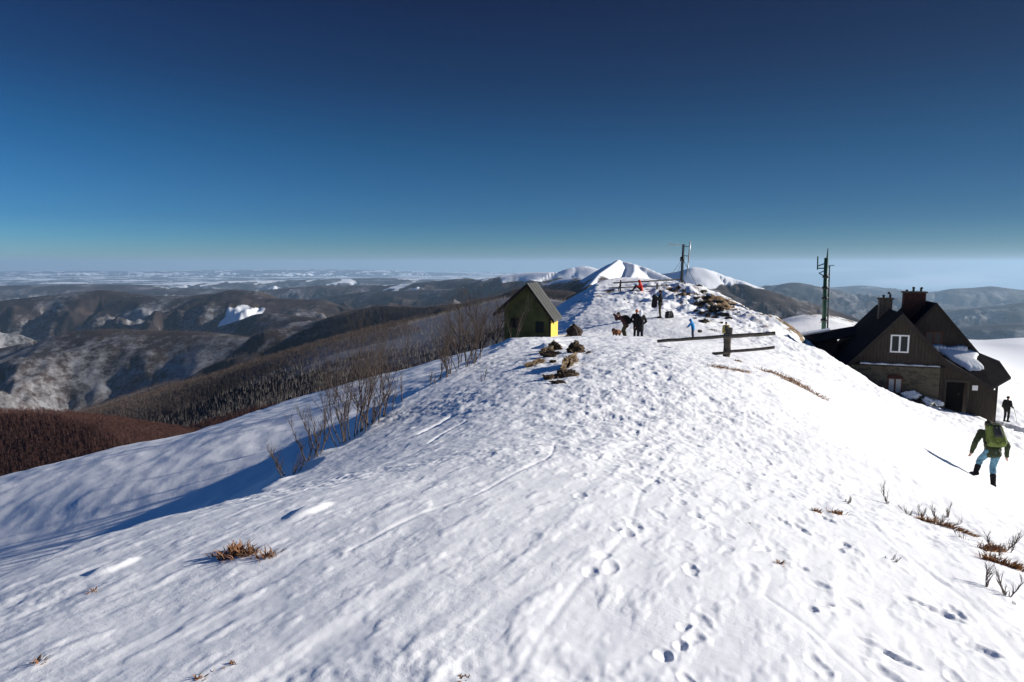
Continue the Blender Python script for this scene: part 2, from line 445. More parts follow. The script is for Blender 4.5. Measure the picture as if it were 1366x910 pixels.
# white peak
ridge([(650,400,1250),(700,398,1400),(735,398,1550),(760,386,1700),(785,368,1800),(802,358,1850),(815,351,1880),(825,346,1900),(832,348.5,1890),(846,352,1850),(862,357,1800),(885,367,1750),(905,376,1700),(940,392,1600),(1000,430,1400)], .56, None, .35, 0, .15)
ridge([(825,347,1900),(813,356,1720),(800,365,1560),(790,377,1400),(780,389,1250),(762,404,1100)], .60, None, .5, 0, .15)
ridge([(846,352,1850),(846,362,1700),(838,376,1450),(830,390,1250)], .60, None, .5, 0, .2)
# right hand white mountain
ridge([(850,372,3800),(885,365,3700),(905,362,3600),(925,356.5,3500),(936,357,3500),(948,361,3500),(958,366,3450),(970,369,3450),(990,375,3400),(1012,383,3350),(1040,392,3300),(1075,402,3300),(1130,420,3300)], .44, None, .8, 0, .3)
# ranges to the right
ridge([(930,388,9500),(1000,385,9500),(1040,385,9300),(1052,379,9200),(1060,377,9200),(1072,382,9200),(1093,388,9200),(1130,396,9000),(1180,404,9000)], .20)
ridge([(1085,385,16000),(1150,381,16000),(1190,386,16000),(1230,392,16000)], .12)
ridge([(1140,408,12000),(1190,397,12000),(1240,390,12000),(1277,385,12000),(1300,384,12000),(1322,382,12000),(1345,385,12000),(1366,387,12000),(1450,384,12000),(1560,392,12000)], .20)
ridge([(1150,425,9000),(1230,418,8500),(1290,412,8000),(1366,404,7500),(1460,392,7500),(1560,396,7500)], .25)
ridge([(1150,448,6200),(1240,440,6000),(1310,434,5600),(1366,430,5400),(1480,415,5200)], .25)
ridge([(1020,424,640),(1040,423,650),(1066,426,660),(1106,432,680),(1150,446,700),(1220,470,720)], .38)
# big wooded hills, left
ridge([(-150,410,4700),(-60,404,4700),(0,401,4700),(66,394,4700),(132,387,4700),(155,389,4700),(198,394,4600),(250,394,4500),(297,391,4400),(313,386,4300),(340,388,4200),(358,398,4100),(426,400,4000),(464,412,3900),(500,428,3800)], .29, None, 1.5)
ridge([(250,450,3300),(300,434,3200),(344,419,3100),(358,417,3000),(402,422,2900),(426,425,2800),(470,436,2700)], .42, None, 1.2)
ridge([(-200,478,2400),(-60,470,2350),(0,462,2300),(50,452,2300),(99,439,2300),(142,436,2300),(231,439,2250),(280,441,2200),(340,449,2100),(400,460,2000)], .30, None, 1.5, 7)
ridge([(820,395,1250),(760,384,1300),(700,380,1350),(681,387,1400),(650,393,1400),(622,400,1450),(563,406,1550),(505,404,1700),(481,409,1750),(455,416,1850),(432,423,1900)], .33, None, 1.2, 7)
ridge([(600,415,1350),(540,425,1300),(480,438,1200),(420,455,1100),(340,480,900),(280,496,800),(231,502,750),(185,518,680),(152,528,620),(99,543,560),(30,560,520)], .34, None, .9, 7)
ridge([(790,398,330),(740,396,380),(700,389,430),(675,394,450),(622,413,490),(578,434,520),(534,449,560),(490,461,600),(440,473,640),(380,490,690),(320,510,730)], .27, None, .5, 2.2)
ridge([(-160,534,260),(-60,538,245),(0,543,240),(60,543,235),(100,550,225),(130,560,215),(165,580,200)], .34, None, .3, 2.5)
BASE = -640.0
def hill_height(x, y):
    r = np.hypot(x, y)
    n1 = fbm(x, y, 1500, 4, 5); n2 = fbm(x, y, 420, 4, 15, .55); n3 = fbm(x, y, 110, 3, 25)
    big = 1-np.abs(fbm(x, y, 1200, 3, 35))*1.6
    best = BASE+90*n1*sstep(2500, 7000, r)*(1-.7*sstep(14000, 30000, r))
    best = best-.034*np.maximum(0, r-11500)*sstep(0, 5000, x)
    for pts, k, sharp, amp in RID:
        d = np.full(x.shape, 1e9); zc = np.zeros(x.shape)
        sx, sy = pts[:, 0], pts[:, 1]
        ext = (pts[:, 2].max()-BASE)/k*1.3
        m = (x > sx.min()-ext) & (x < sx.max()+ext) & (y > sy.min()-ext) & (y < sy.max()+ext)
        idx = np.nonzero(m)[0]
        if len(idx) == 0: continue
        X = x[idx]; Y = y[idx]; dd = np.full(X.shape, 1e9); val = np.full(X.shape, -1e9)
        for a, b in zip(pts[:-1], pts[1:]):
            dx, dy = b[0]-a[0], b[1]-a[1]; L2 = dx*dx+dy*dy
            t = np.clip(((X-a[0])*dx+(Y-a[1])*dy)/L2, 0, 1)
            dist = np.hypot(X-a[0]-t*dx, Y-a[1]-t*dy)
            zz = a[2]+t*(b[2]-a[2])
            rr = .03*pts[:, 1].mean()*.35*sharp
            v = zz-k*(np.sqrt(dist*dist+rr*rr)-rr)
            g = v > val
            val = np.where(g, v, val); dd = np.where(g, dist, dd)
        hrel = (pts[:, 2].max()-val)
        # spurs and gullies that grow down the flanks
        w = sstep(0, 1, dd*k/(160.0*max(.35, min(1.5, pts[:, 1].mean()/2500))))
        sc_n = max(.2, min(1.6, pts[:, 1].mean()/2600))
        val = val+amp*sc_n*w*(-42+62*n2[idx]+17*n3[idx]+75*(big[idx]-.6))
        # soft max
        ksm = 14.0*sc_n
        bb = best[idx]; h = np.clip(.5+.5*(val-bb)/ksm, 0, 1)
        best[idx] = bb*(1-h)+val*h+ksm*h*(1-h)*.0
    return best
def full_height(x, y):
    far = hill_height(x, y)
    z = np.full(x.shape, -2000.0); m = np.hypot(x, y) < 1400
    z[m] = near_base(x[m], y[m])[0]
    return np.maximum(z, far), z, far

# polar sheet: angle list
fine = np.linspace(R(-47), R(47), 1241)
side = np.linspace(R(47), R(313), 150)[1:-1]
TH = np.concatenate([fine, side])          # full circle, wraps
def polar_mesh(name, rs, hfun, mat, smooth=True, centre=None):
    nr, nt_ = len(rs), len(TH)
    X = (rs[:, None]*np.sin(TH)[None]).ravel(); Y = (rs[:, None]*np.cos(TH)[None]).ravel()
    Z, attrs = hfun(X, Y, nr, nt_)
    i = np.arange(nr-1)[:, None]*nt_; j = np.arange(nt_)[None]; j2 = (j+1) % nt_
    faces = np.stack([(i+j), (i+j2), (i+nt_+j2), (i+nt_+j)], -1).reshape(-1, 4)[:, ::-1]
    V = np.stack([X, Y, Z], 1)
    me = mesh_np(name, V, faces, smooth)
    for k, a in attrs.items():
        at = me.attributes.new(k, 'FLOAT', 'POINT'); at.data.foreach_set('value', a.astype(np.float32))
    return link(name, me, mat)

# footprints ----------------------------------------------------------
STAMPS = []    # x, y, ang, length, width, depth
def trail(pix, step=.62, lat=.13, depth=.05, jit=.06, prob=1.0, Lf=.15):
    pts = [hit(*p) for p in pix]; pts = [p for p in pts if p is not None]
    k = 0
    for a, b in zip(pts[:-1], pts[1:]):
        L = (b-a).length; n = max(1, int(L/step)); d = (b-a)/n; ang = math.atan2(d.y, d.x)
        nrm = Vector((-math.sin(ang), math.cos(ang), 0))
        for i in range(n):
            k += 1
            if rnd.random() > prob: continue
            q = a+d*i+nrm*lat*(1 if k % 2 else -1)+Vector((rnd.uniform(-jit, jit), rnd.uniform(-jit, jit), 0))
            STAMPS.append((q.x, q.y, ang+rnd.uniform(-.3, .3), Lf*.72*rnd.uniform(.7, 1.15), .046*rnd.uniform(.8, 1.2), depth*.55*rnd.uniform(.3, 1.3)))
trail([(880, 905), (905, 840), (960, 770), (1000, 690), (1010, 620), (980, 540), (930, 480)], depth=.06)
trail([(960, 905), (915, 830), (850, 760), (830, 700), (850, 640), (880, 560), (880, 490)], depth=.06)
trail([(1220, 905), (1110, 800), (1060, 730), (1010, 650), (960, 560), (900, 500)], depth=.075, Lf=.17)
trail([(1350, 900), (1260, 815), (1160, 740), (1090, 690), (1040, 620), (990, 560)], depth=.085, Lf=.19, step=.75)
trail([(1140, 905), (1080, 800), (1090, 700), (1060, 600), (1020, 520)], depth=.06)
trail([(780, 905), (820, 790), (800, 700), (840, 600), (830, 520), (800, 480)], depth=.04, prob=.8)
trail([(1290, 905), (1200, 830), (1120, 780), (1050, 740), (990, 730)], depth=.07, step=.5)
trail([(560, 640), (660, 600), (740, 560), (800, 500)], depth=.035, prob=.7)
trail([(600, 540), (680, 520), (760, 500), (850, 480)], depth=.04)
trail([(340, 600), (420, 590), (500, 560), (560, 555)], depth=.03, prob=.5)
trail([(30, 650), (140, 618), (250, 590), (330, 566), (420, 548)], depth=.035, step=.7, Lf=.2)
for q in range(420):      # the trampled middle of the crest
    u = rnd.gauss(930, 130); v = 470+abs(rnd.gauss(0, 120))
    if not (700 < u < 1250 and v < 900): continue
    h = hit(u, v)
    if h: STAMPS.append((h.x, h.y, rnd.gauss(1.4, .5), .12*rnd.uniform(.5, 1.2), .05*rnd.uniform(.7, 1.3), .028*rnd.uniform(.2, 1.3)))
for (u, v, L, wd, dp) in [(1255, 818, .30, .09, .13), (1310, 868, .22, .11, .15), (1200, 880, .26, .07, .11), (1125, 727, .28, .07, .11), (1090, 640, .3, .1, .08),
                          (1080, 812, .12, .07, .12), (1103, 806, .09, .07, .13), (838, 712, .13, .07, .09), (822, 706, .10, .06, .08), (908, 862, .14, .06, .11), (884, 874, .12, .08, .12),
                          (1170, 862, .25, .06, .09), (1215, 800, .2, .06, .07), (912, 836, .12, .06, .10), (1068, 757, .1, .08, .1), (1290, 715, .3, .08, .08)]:
    h = hit(u, v); STAMPS.append((h.x, h.y, 1.15 if u < 1150 else 2.2, L*.42, wd*.62, dp*.5))
LUMPW = []
for (u, v, hh, sz) in LUMPS:
    h = hit(u, v); LUMPW.append((h.x, h.y, hh, sz))
# ski and sledge grooves, world polylines
GROOVES = []
for pix, w_, dp in [
                    ([(300, 690), (420, 650), (560, 600), (700, 560)], .09, .035), ([(180, 700), (215, 665), (250, 640)], .05, .04), ([(30, 700), (130, 662), (250, 625), (400, 585)], .06, .04),
                    ([(0, 735), (120, 690), (230, 650), (330, 625)], .06, .04), ([(560, 578), (600, 555), (640, 548)], .12, .12), ([(575, 590), (620, 562), (655, 552)], .08, .07),
                    ([(460, 735), (560, 690), (640, 660), (730, 610), (740, 590)], .05, .035), ([(700, 905), (760, 800), (830, 700), (900, 600)], .06, .02),
                    ([(10, 690), (150, 640), (280, 600), (420, 568)], .07, .03), ([(50, 735), (180, 680), (300, 640)], .04, .03),
                    ([(1366, 880), (1280, 800), (1180, 720), (1120, 660)], .07, .02), ([(1150, 905), (1080, 840), (1010, 790)], .05, .02),
                    ([(1130, 560), (1230, 640), (1366, 760)], .1, .03), ([(1100, 520), (1220, 590), (1366, 690)], .1, .03)]:
    q = [hit(*p) for p in pix]; q = [(p.x, p.y) for p in q if p is not None]
    if len(q) > 1: GROOVES.append((q, w_, dp))

NEAR_R = np.exp(np.arange(math.log(.9), math.log(112), .0046))
rlast = NEAR_R[-1]
def near_fun(X, Y, nr, nt_):
    z, s, e = near_base(X, Y); zb0 = z.copy()
    far = np.full(X.shape, -5000.0); mfar = np.hypot(X, Y) > 70
    far[mfar] = hill_height(X[mfar], Y[mfar])
    z = z+near_detail(X, Y, s, e)
    Z2 = z.reshape(nr, nt_); X2 = X.reshape(nr, nt_); Y2 = Y.reshape(nr, nt_)
    lr0 = math.log(NEAR_R[0]); dlr = .0046; th0 = fine[0]; dth = fine[1]-fine[0]
    def window(x, y, rad):
        r = math.hypot(x, y); t = math.atan2(x, y)
        if abs(t) > R(46): return None
        i0 = max(0, int((math.log(max(.9, r-rad))-lr0)/dlr)); i1 = min(nr, int((math.log(r+rad)-lr0)/dlr)+2)
        dt = rad/max(r, .5); j0 = max(0, int((t-dt-th0)/dth)); j1 = min(len(fine), int((t+dt-th0)/dth)+2)
        return slice(i0, i1), slice(j0, j1)
    for (x, y, a, L, wd, dp) in STAMPS:
        k_ = min(1.0, .45+.085*math.hypot(x, y)); L *= k_; wd *= k_; dp *= min(1, k_*1.15)*.42
        w = window(x, y, L*2.4)
        if w is None: continue
        dx = X2[w]-x; dy = Y2[w]-y
        al = dx*math.cos(a)+dy*math.sin(a); ac = -dx*math.sin(a)+dy*math.cos(a)
        q = np.sqrt((al/L)**2+(ac/wd)**2)+.25*gnoise(X2[w]*14, Y2[w]*14, 9)
        Z2[w] += -dp*.8*np.exp(-(q*.95)**3)+dp*.18*np.exp(-((q-1.4)/.3)**2)+dp*.38*gnoise(X2[w]*20, Y2[w]*24, 12)*np.exp(-((q-.9)/.75)**2)
    for (x, y, hh, sz) in LUMPW:
        w = window(x, y, sz*2.5)
        if w is None: continue
        dx = (X2[w]-x); dy = (Y2[w]-y); al = dx*.3+dy*.95; ac = dx*.95-dy*.3
        q = np.sqrt((al/(sz*.8))**2+(ac/(sz*.42))**2)+.3*gnoise(X2[w]*3, Y2[w]*3, 22)
        Z2[w] += hh*(1-sstep(.5, 1.3, q))
    for (q, w_, dp) in GROOVES:
        ax = np.array(q)
        m = (X > ax[:, 0].min()-.6) & (X < ax[:, 0].max()+.6) & (Y > ax[:, 1].min()-.6) & (Y < ax[:, 1].max()+.6)
        idx = np.nonzero(m)[0]
        d, _, _ = polyd(X[idx]+.1*gnoise(X[idx]*.6, Y[idx]*.6, 44), Y[idx], q)
        Zf = Z2.ravel(); w_ = w_*.4; dp = dp*.22*(.15 if q[0][0] < -7 or q[-1][1] > 18 else 1); Zf[idx] += -dp*np.exp(-(d/w_)**2)
        Z2 = Zf.reshape(nr, nt_)
    z = Z2.ravel()
    z = np.maximum(z, far)
    r = np.hypot(X, Y)
    # hand over to the hills sheet at the rim
    zb, s2, e2 = zb0, s, e
    k = sstep(100, 111, r); z = z*(1-k)+np.maximum(zb, far)*k
    # wind-scoured, bare patches
    b = np.zeros(X.shape)
    for (bx, by, sx, sy, st) in [(16.5, 55, 4.5, 5, .75), (14.6, 58, 3, 5, .6), (20.5, 50, 3.5, 7, .6), (12.5, 57, 2.5, 3, .45), (7.9, 18.6, 1.0, .7, .62), (6.2, 19.8, .8, .35, .58), (40, 95, 14, 16, .6), (52, 80, 14, 8, .5), (8.2, 60, 4, 3, .42), (5.7, 52, 2.5, 3, .4)]:
        b = np.maximum(b, st*np.exp(-(((X-bx)/sx)**2+((Y-by)/sy)**2)))
    b = b+.28*fbm(X, Y, 1.6, 4, 140)*(b > .05)
    b = np.maximum(b, .62*sstep(6, 14, e2)*(X < 25)-.15*fbm(X, Y, 5, 3, 150)*sstep(4, 10, e2))
    return z, {'bare': b}
snow = polar_mesh('snow_ground', NEAR_R, near_fun, M['snow'])
snow['kind'] = 'structure'; snow['label'] = 'wind packed snow on the broad mountain ridge with footprints and ski tracks'

FAR_R = np.exp(np.linspace(math.log(rlast), math.log(62000), 900))
MEADOWS = [(310, 424, 3650, 130, 260, 1.0), (255, 436, 3300, 120, 70, .95), (338, 419, 3800, 60, 120, .9)]
def far_fun(X, Y, nr, nt_):
    z, zn, zf = full_height(X, Y)
    r = np.hypot(X, Y)
    mn = r < 1400; onr = np.zeros(X.shape, bool); onr[mn] = (zn[mn] > zf[mn]-1) & (polyd(X[mn], Y[mn], REDGE)[0] < 9)
    n = fbm(X, Y, 260, 4, 201); nb = fbm(X, Y, 900, 4, 211)
    tl = 40+56*sstep(2100, 3600, r)+8*sstep(300, 700, X)*sstep(2600, 3200, r)*(1-sstep(4500, 6000, r))+28*sstep(4600, 5200, r)
    op = sstep(-22, 18, z+tl+34*n+16*nb)*sstep(700, 1100, r); op = np.where(onr, 1.0, op)      # above the tree line
    # fields on the valley floor and the plain
    fl = fbm(X*.45, Y*1.2, 2600, 4, 221, .5)
    low = 1-sstep(-560, -470, z)
    op = np.maximum(op, low*sstep(.27, .33, fl)*(1-.75*sstep(1500, 5000, X))*sstep(4500, 6500, r))
    rim = sstep(28000, 36000, r); op = np.maximum(op, rim*sstep(.35, .5, fbm(X, Y, 1700, 4, 231))*(X < 0))
    md = sstep(5000, 7000, r)*sstep(.38, .46, fbm(X, Y, 900, 4, 241))*.9*(X < 2500)
    op = np.maximum(op, md)
    for (u, v, D, rx, ry, st) in MEADOWS:
        p = P(u, v, D); q = ((X-p[0])/rx)**2+((Y-p[1])/ry)**2+.6*n
        op = np.maximum(op, st*(1-sstep(.6, 1.2, q)))
    hillR = np.exp(-((X-260)/170)**2-((Y-690)/260)**2); op = np.maximum(op, hillR*(.34+.9*n))
    rus = np.exp(-(((X+160)/85)**2+((Y-215)/70)**2))
    # how much snow shows between the trunks: raised where slopes look sunlit, light put into the colour
    flo = .12+.65*fbm(X, Y, 420, 4, 251)
    for (u, v, D, rx, ry, st) in [(60, 505, 1900, 420, 330, .28), (20, 430, 3900, 400, 400, .35), (300, 470, 1900, 400, 400, .25), (560, 450, 470, 190, 190, 1.0), (640, 425, 420, 130, 130, 1.0), (180, 410, 4300, 900, 700, .1)]:
        p = P(u, v, D); flo = flo+st*np.exp(-((X-p[0])/rx)**2-((Y-p[1])/ry)**2)
    for (u, v, D, rx, ry, st) in [(380, 480, 1100, 320, 430, .9), (250, 520, 700, 220, 230, .9), (480, 450, 1300, 420, 300, .6), (50, 570, 230, 130, 130, 1.2)]:
        p = P(u, v, D); flo = flo-st*np.exp(-((X-p[0])/rx)**2-((Y-p[1])/ry)**2)
    global FARZ
    FARZ = (X, Y, z, op, flo, rus)
    return z, {'open': op, 'russet': rus, 'floor': flo}
hills = polar_mesh('hills', FAR_R, far_fun, M['hills'])
hills['kind'] = 'structure'; hills['label'] = 'wooded and snow capped hills, valleys and plain down to the horizon'

# ------------------------------------------------------------------ forest (uncountable)
def forest(name, n, r0, r1, t0, t1, hmin, hmax, nb, label, filt=None, seed=1, dark=0, bw=1.0):
    g = np.random.default_rng(seed)
    X, Y, Z, OP, FL, RU = FARZ; nr, nt_ = len(FAR_R), len(TH)
    lr = np.log(FAR_R)
    r = np.exp(g.uniform(math.log(r0), math.log(r1), n)); th = g.uniform(t0, t1, n)
    # nearest grid cell with bilinear height
    fi = (np.log(r)-lr[0])/(lr[1]-lr[0]); fj = (th-fine[0])/(fine[1]-fine[0])
    i = np.clip(fi.astype(int), 0, nr-2); j = np.clip(fj.astype(int), 0, len(fine)-2); a = fi-i; b = fj-j
    def bl(Q):
        Q = Q.reshape(nr, nt_)
        return Q[i, j]*(1-a)*(1-b)+Q[i+1, j]*a*(1-b)+Q[i, j+1]*(1-a)*b+Q[i+1, j+1]*a*b
    z = bl(Z); op = bl(OP); fl = bl(FL)
    x = r*np.sin(th); y = r*np.cos(th)
    keep = (op < .3+g.uniform(-.1, .15, n))
    if filt is not None: keep &= filt(x, y, z, g, fl)
    x, y, z, r = x[keep], y[keep], z[keep], r[keep]; n = len(x)
    H = g.uniform(hmin, hmax, n)*np.clip(r/1500, .5, 1.0)**(1 if r0 > 300 else 0)*g.uniform(.7, 1.15, n); az = g.uniform(0, 2*math.pi, n)
    V = []; Fc = []; MI = []
    base = 0
    # trunk: three sided tapered prism
    tr = (.16+.012*H)*(.55 if r0 > 300 else .8)
    tv = []
    lean = g.normal(0, .035, (n, 2))
    for k in range(3):
        q = az+k*2*math.pi/3
        tv.append(np.stack([x+np.cos(q)*tr, y+np.sin(q)*tr, z-1.5], 1))
    tv.append(np.stack([x+lean[:, 0]*H, y+lean[:, 1]*H, z+H*.93], 1))
    V.append(np.stack(tv, 1).reshape(-1, 3)); bi = np.arange(n)*4
    for k in range(3): Fc.append(np.stack([bi+k, bi+(k+1) % 3, bi+3], 1)); MI.append(np.zeros(n))
    base += 4*n
    for q in range(nb):
        t = g.uniform(.30, .92, n); aa = g.uniform(0, 2*math.pi, n); L = H*np.sqrt(np.maximum(.02, 1-((t-.55)/.5)**2))*g.uniform(.16, .38, n)
        up = g.uniform(.4, 1.8, n)
        nn = np.sqrt(1+up*up)
        bx = x+lean[:, 0]*H*t; by = y+lean[:, 1]*H*t; bz = z+H*t
        ex = bx+np.cos(aa)*L/nn; ey = by+np.sin(aa)*L/nn; ez = bz+L*up/nn
        w = (.05+.02*H)*g.uniform(.5, 1.3, n)*bw
        p2 = g.uniform(0, 2*math.pi, n)
        V.append(np.stack([np.stack([bx-np.sin(aa)*w*.3, by+np.cos(aa)*w*.3, bz], 1), np.stack([ex+np.cos(p2)*w, ey+np.sin(p2)*w, ez], 1), np.stack([ex-np.cos(p2)*w, ey-np.sin(p2)*w, ez+w*1.2], 1)], 1).reshape(-1, 3))
        bi = base+np.arange(n)*3
        Fc.append(np.stack([bi, bi+1, bi+2], 1)); MI.append(np.ones(n)); base += 3*n
    me = mesh_np(name, np.concatenate(V), np.concatenate(Fc), False, np.concatenate(MI))
    o = link(name, me, [M['redtrunk'] if dark else M['beechtrunk' if r0 > 300 else 'foresttrunk'], M['forestred' if dark else ('beechtwig' if r0 > 300 else 'foresttwig')]])
    tag(o, label, None, None, 'stuff')
    return o
M['foresttrunk'] = mat_plain('forest_trunk', (.27, .245, .22), .9, .3, .2)
M['foresttwig'] = mat_plain('forest_twigs', (.12, .092, .082), .95, .35, .02)
M['beechtrunk'] = mat_plain('beech_trunk', (.13, .115, .105), .9, .3, .2)
M['beechtwig'] = mat_plain('beech_twigs', (.085, .060, .053), .95, .4, .008)
M['redtrunk'] = mat_plain('russet_trunk', (.10, .055, .045), .9, .3, .2)
M['forestred'] = mat_plain('forest_twigs_russet', (.075, .033, .027), .95, .3, .05)
M['spruce'] = mat_plain('spruce_needles', (.012, .02, .012), .95, .4, .3)
def inrus(x, y): return np.exp(-(((x+160)/85)**2+((y-215)/70)**2)) > .25
def nearedge(x, y):
    s, _, _ = polyd(x, y, REDGE); return s > 14
forest('beech_forest', 130000, 380, 3600, R(-39), R(5), 4.5, 9, 7, 'leafless beech forest covering the slopes left of the ridge', lambda x, y, z, g, fl: ~inrus(x, y) & (z < -38), 3, 0, .6)
forest('slope_forest', 45000, 125, 900, R(-40), R(6), 1.4, 2.7, 6, 'young leafless trees on the slope just below the snow field', lambda x, y, z, g, fl: ~inrus(x, y) & nearedge(x, y) & (z < -22), 4, 0, .55)
forest('russet_forest', 52000, 120, 420, R(-42), R(-14), 1.3, 2.3, 13, 'dense reddish brown treetops on the rounded hill at the left edge', lambda x, y, z, g, fl: inrus(x, y) & nearedge(x, y), 5, 1, .5)
forest('far_woodland', 9000, 480, 2600, R(17), R(42), 6, 11, 8, 'sparse leafless wood on the hill behind the green mast', lambda x, y, z, g, fl: (fl > .3) & (z < -40), 6)

# ------------------------------------------------------------------ bare trees and shrubs
def branchy(segs, p, d, L, r, depth, g, spread=.5, up=.25, nk=3):
    n = 3; q = Vector(p); d = Vector(d).normalized(); pr = r; kids = []
    for i in range(n):
        d2 = (d+Vector((g.uniform(-1, 1), g.uniform(-1, 1), g.uniform(-.5, 1)))*.14+Vector((0, 0, up*.18))).normalized()
        q2 = q+d2*(L/n); r2 = r*(1-.5*(i+1)/n)
        segs.append((q.copy(), q2.copy(), pr, r2)); q, d, pr = q2, d2, r2
        if depth > 0 and i >= (0 if depth < 3 else 1):
            for k in range(g.choice((1, nk-1)) if i < n-1 else nk-1):
                s = Vector((g.uniform(-1, 1), g.uniform(-1, 1), g.uniform(-.2, .8))).normalized()
                kids.append((q.copy(), d+s*spread*1.3, L*g.uniform(.42, .68), pr*.62))
    for k in kids: branchy(segs, *k, depth-1, g, spread, up, nk)
def segs_mesh(name, segs, n=5):
    V = []; Fc = []; b = 0; last = None
    for p0, p1, r0, r1 in segs:
        d = (p1-p0)
        if d.length < 1e-6: continue
        if last is None or (last-p0).length > 1e-6: 
            d.normalize(); a = d.orthogonal().normalized(); c = d.cross(a)
            for i in range(n):
                t = 2*math.pi*i/n; V.append(tuple(p0+(a*math.cos(t)+c*math.sin(t))*r0))
            b = len(V)-n
        for i in range(n):
            t = 2*math.pi*i/n; V.append(tuple(p1+(a*math.cos(t)+c*math.sin(t))*r1))
        for i in range(n):
            j = (i+1) % n; Fc.append((b+i, b+j, b+n+j, b+n+i))
        b += n; last = p1
    return mesh_np(name, V, Fc, True)
def shrub(name, label, base, stems, h, spread, seed, group=None, cat='shrub', r=.018, depth=2, width=.5, line=None):
    g = random.Random(seed)
    t = thing(name, base, 0, label, cat, group)
    for i in range(stems):
        st = []; tw = []
        off = Vector((g.gauss(0, width*.5), g.gauss(0, width*.5), 0))
        if line: off = Vector(line)*g.uniform(-.5, .5)+Vector((g.gauss(0, .1), g.gauss(0, .1), 0))
        gz = ground(base[0]+off.x, base[1]+off.y)-base[2]
        p = Vector((off.x, off.y, gz-.08))
        hh = h*g.uniform(.5, 1.0)
        d = Vector((off.x*spread*.8+g.gauss(0, spread*.4), off.y*spread*.8+g.gauss(0, spread*.4), 1))
        n = 6; q = p; pr = r*(.6+.6*hh/h); r0 = pr
        d.normalize()
        for k in range(n):
            d = (d+Vector((g.gauss(0, .11), g.gauss(0, .11), .05))).normalized()
            q2 = q+d*hh/n; r2 = r0*(1-.8*(k+1)/n)
            st.append((q.copy(), q2.copy(), pr, r2))
            if k >= 1:
                for _ in range(g.choice((2, 2, 3))):
                    s = Vector((g.uniform(-1, 1), g.uniform(-1, 1), g.uniform(.1, .9))).normalized()
                    branchy(tw, q2, d*.9+s*.7, hh*g.uniform(.16, .34), r2*.5+.0015, depth-1, g, .5, .5)
            q, pr = q2, r2
        so_ = link('stem', segs_mesh('stem', st, 6), M['bark'], t)
        if tw: link('twigs', segs_mesh('twigs', tw, 4), M['twig'], so_)
    return t
def bare_tree(label, base, h, seed, group, r=None):
    g = random.Random(seed); t = thing('bare_tree', base, 0, label, 'tree', group)
    tr = []; cr = []
    q = Vector((0, 0, -.5)); d = Vector((g.gauss(0, .1), g.gauss(0, .1), 1)).normalized(); r = r or h*.018; pr = r; n = 7
    for k in range(n):
        d = (d+Vector((g.gauss(0, .1), g.gauss(0, .1), .08))).normalized(); q2 = q+d*(h+.5)/n; r2 = r*(1-.85*(k+1)/n)
        tr.append((q.copy(), q2.copy(), pr, r2))
        if k >= 1:
            for _ in range(3):
                s = Vector((g.uniform(-1, 1), g.uniform(-1, 1), g.uniform(.1, .8))).normalized()
                branchy(cr, q2, d*.5+s, h*g.uniform(.2, .36)*(1.1-k/n*.6), r2*.6+.006, 2, g, .55, .5)
        q, pr = q2, r2
    link('trunk', segs_mesh('trunk', tr, 7), M['bark'], t); link('crown', segs_mesh('crown', cr, 3), M['twig'], t)
    return t

sh = 'leafless shrubs along the snow lip'
def S(u, v): return hit(u, v)
def LP(u, v, D, off):
    p = P(u, v, D); x = p[0]-off*.95; y = p[1]+off*.3; return Vector((x, y, ground(x, y)))
p = LP(487, 577, 12.8, .25); shrub('leafless_shrub', 'tallest clump of bare birch stems rising from the shaded snow lip', p, 16, 1.95, .55, 5, sh, line=(.35, 1.0, 0), r=.0135, depth=3)
p = LP(436, 604, 10.6, .35); shrub('leafless_shrub', 'low spreading bare shrub at the left foot of the tallest clump', p, 7, .85, .7, 6, sh, line=(.25, .5, 0), r=.013)
p = LP(528, 558, 14.0, .3); shrub('leafless_shrub', 'fan of thin bare twigs at the right end of the tallest clump', p, 10, 1.0, .8, 8, sh, line=(.55, 1.5, 0), r=.014)
p = LP(628, 492, 18.5, .3); shrub('leafless_shrub', 'dense thicket of bare stems left of the small green hut', p, 14, 1.8, .45, 9, sh, line=(.6, 1.7, 0), r=.0135, depth=3)
p = LP(598, 502, 17.3, .1); shrub('leafless_shrub', 'thin bare sapling leaning left of the dense thicket', p, 5, 1.1, .5, 10, sh, width=.25, r=.014)
p = LP(652, 478, 21.0, .3); shrub('leafless_shrub', 'pair of bare stems between the thicket and the green hut', p, 6, 1.9, .25, 12, sh, width=.6, r=.02)
p = S(574, 514); shrub('leafless_shrub', 'single short bare twig on the snow left of the thicket', p, 2, .45, .3, 13, sh, width=.1, r=.013)
p = S(642, 509); shrub('leafless_shrub', 'tiny bent twig sticking out of the snow right of the thicket', p, 2, .42, .5, 14, sh, width=.1, r=.009)
p = LP(418, 608, 9.9, .5); shrub('leafless_shrub', 'bare branch lying low on the blue shaded snow', p, 3, .6, 1.3, 15, sh, width=.15, r=.010)
p = S(666, 466); shrub('leafless_shrub', 'pale bare saplings against the green hut wall', Vector((-.6, 33.6, ground(-.6, 33.6))), 8, 2.6, .2, 16, sh, line=(2.2, -.4, 0), r=.02)
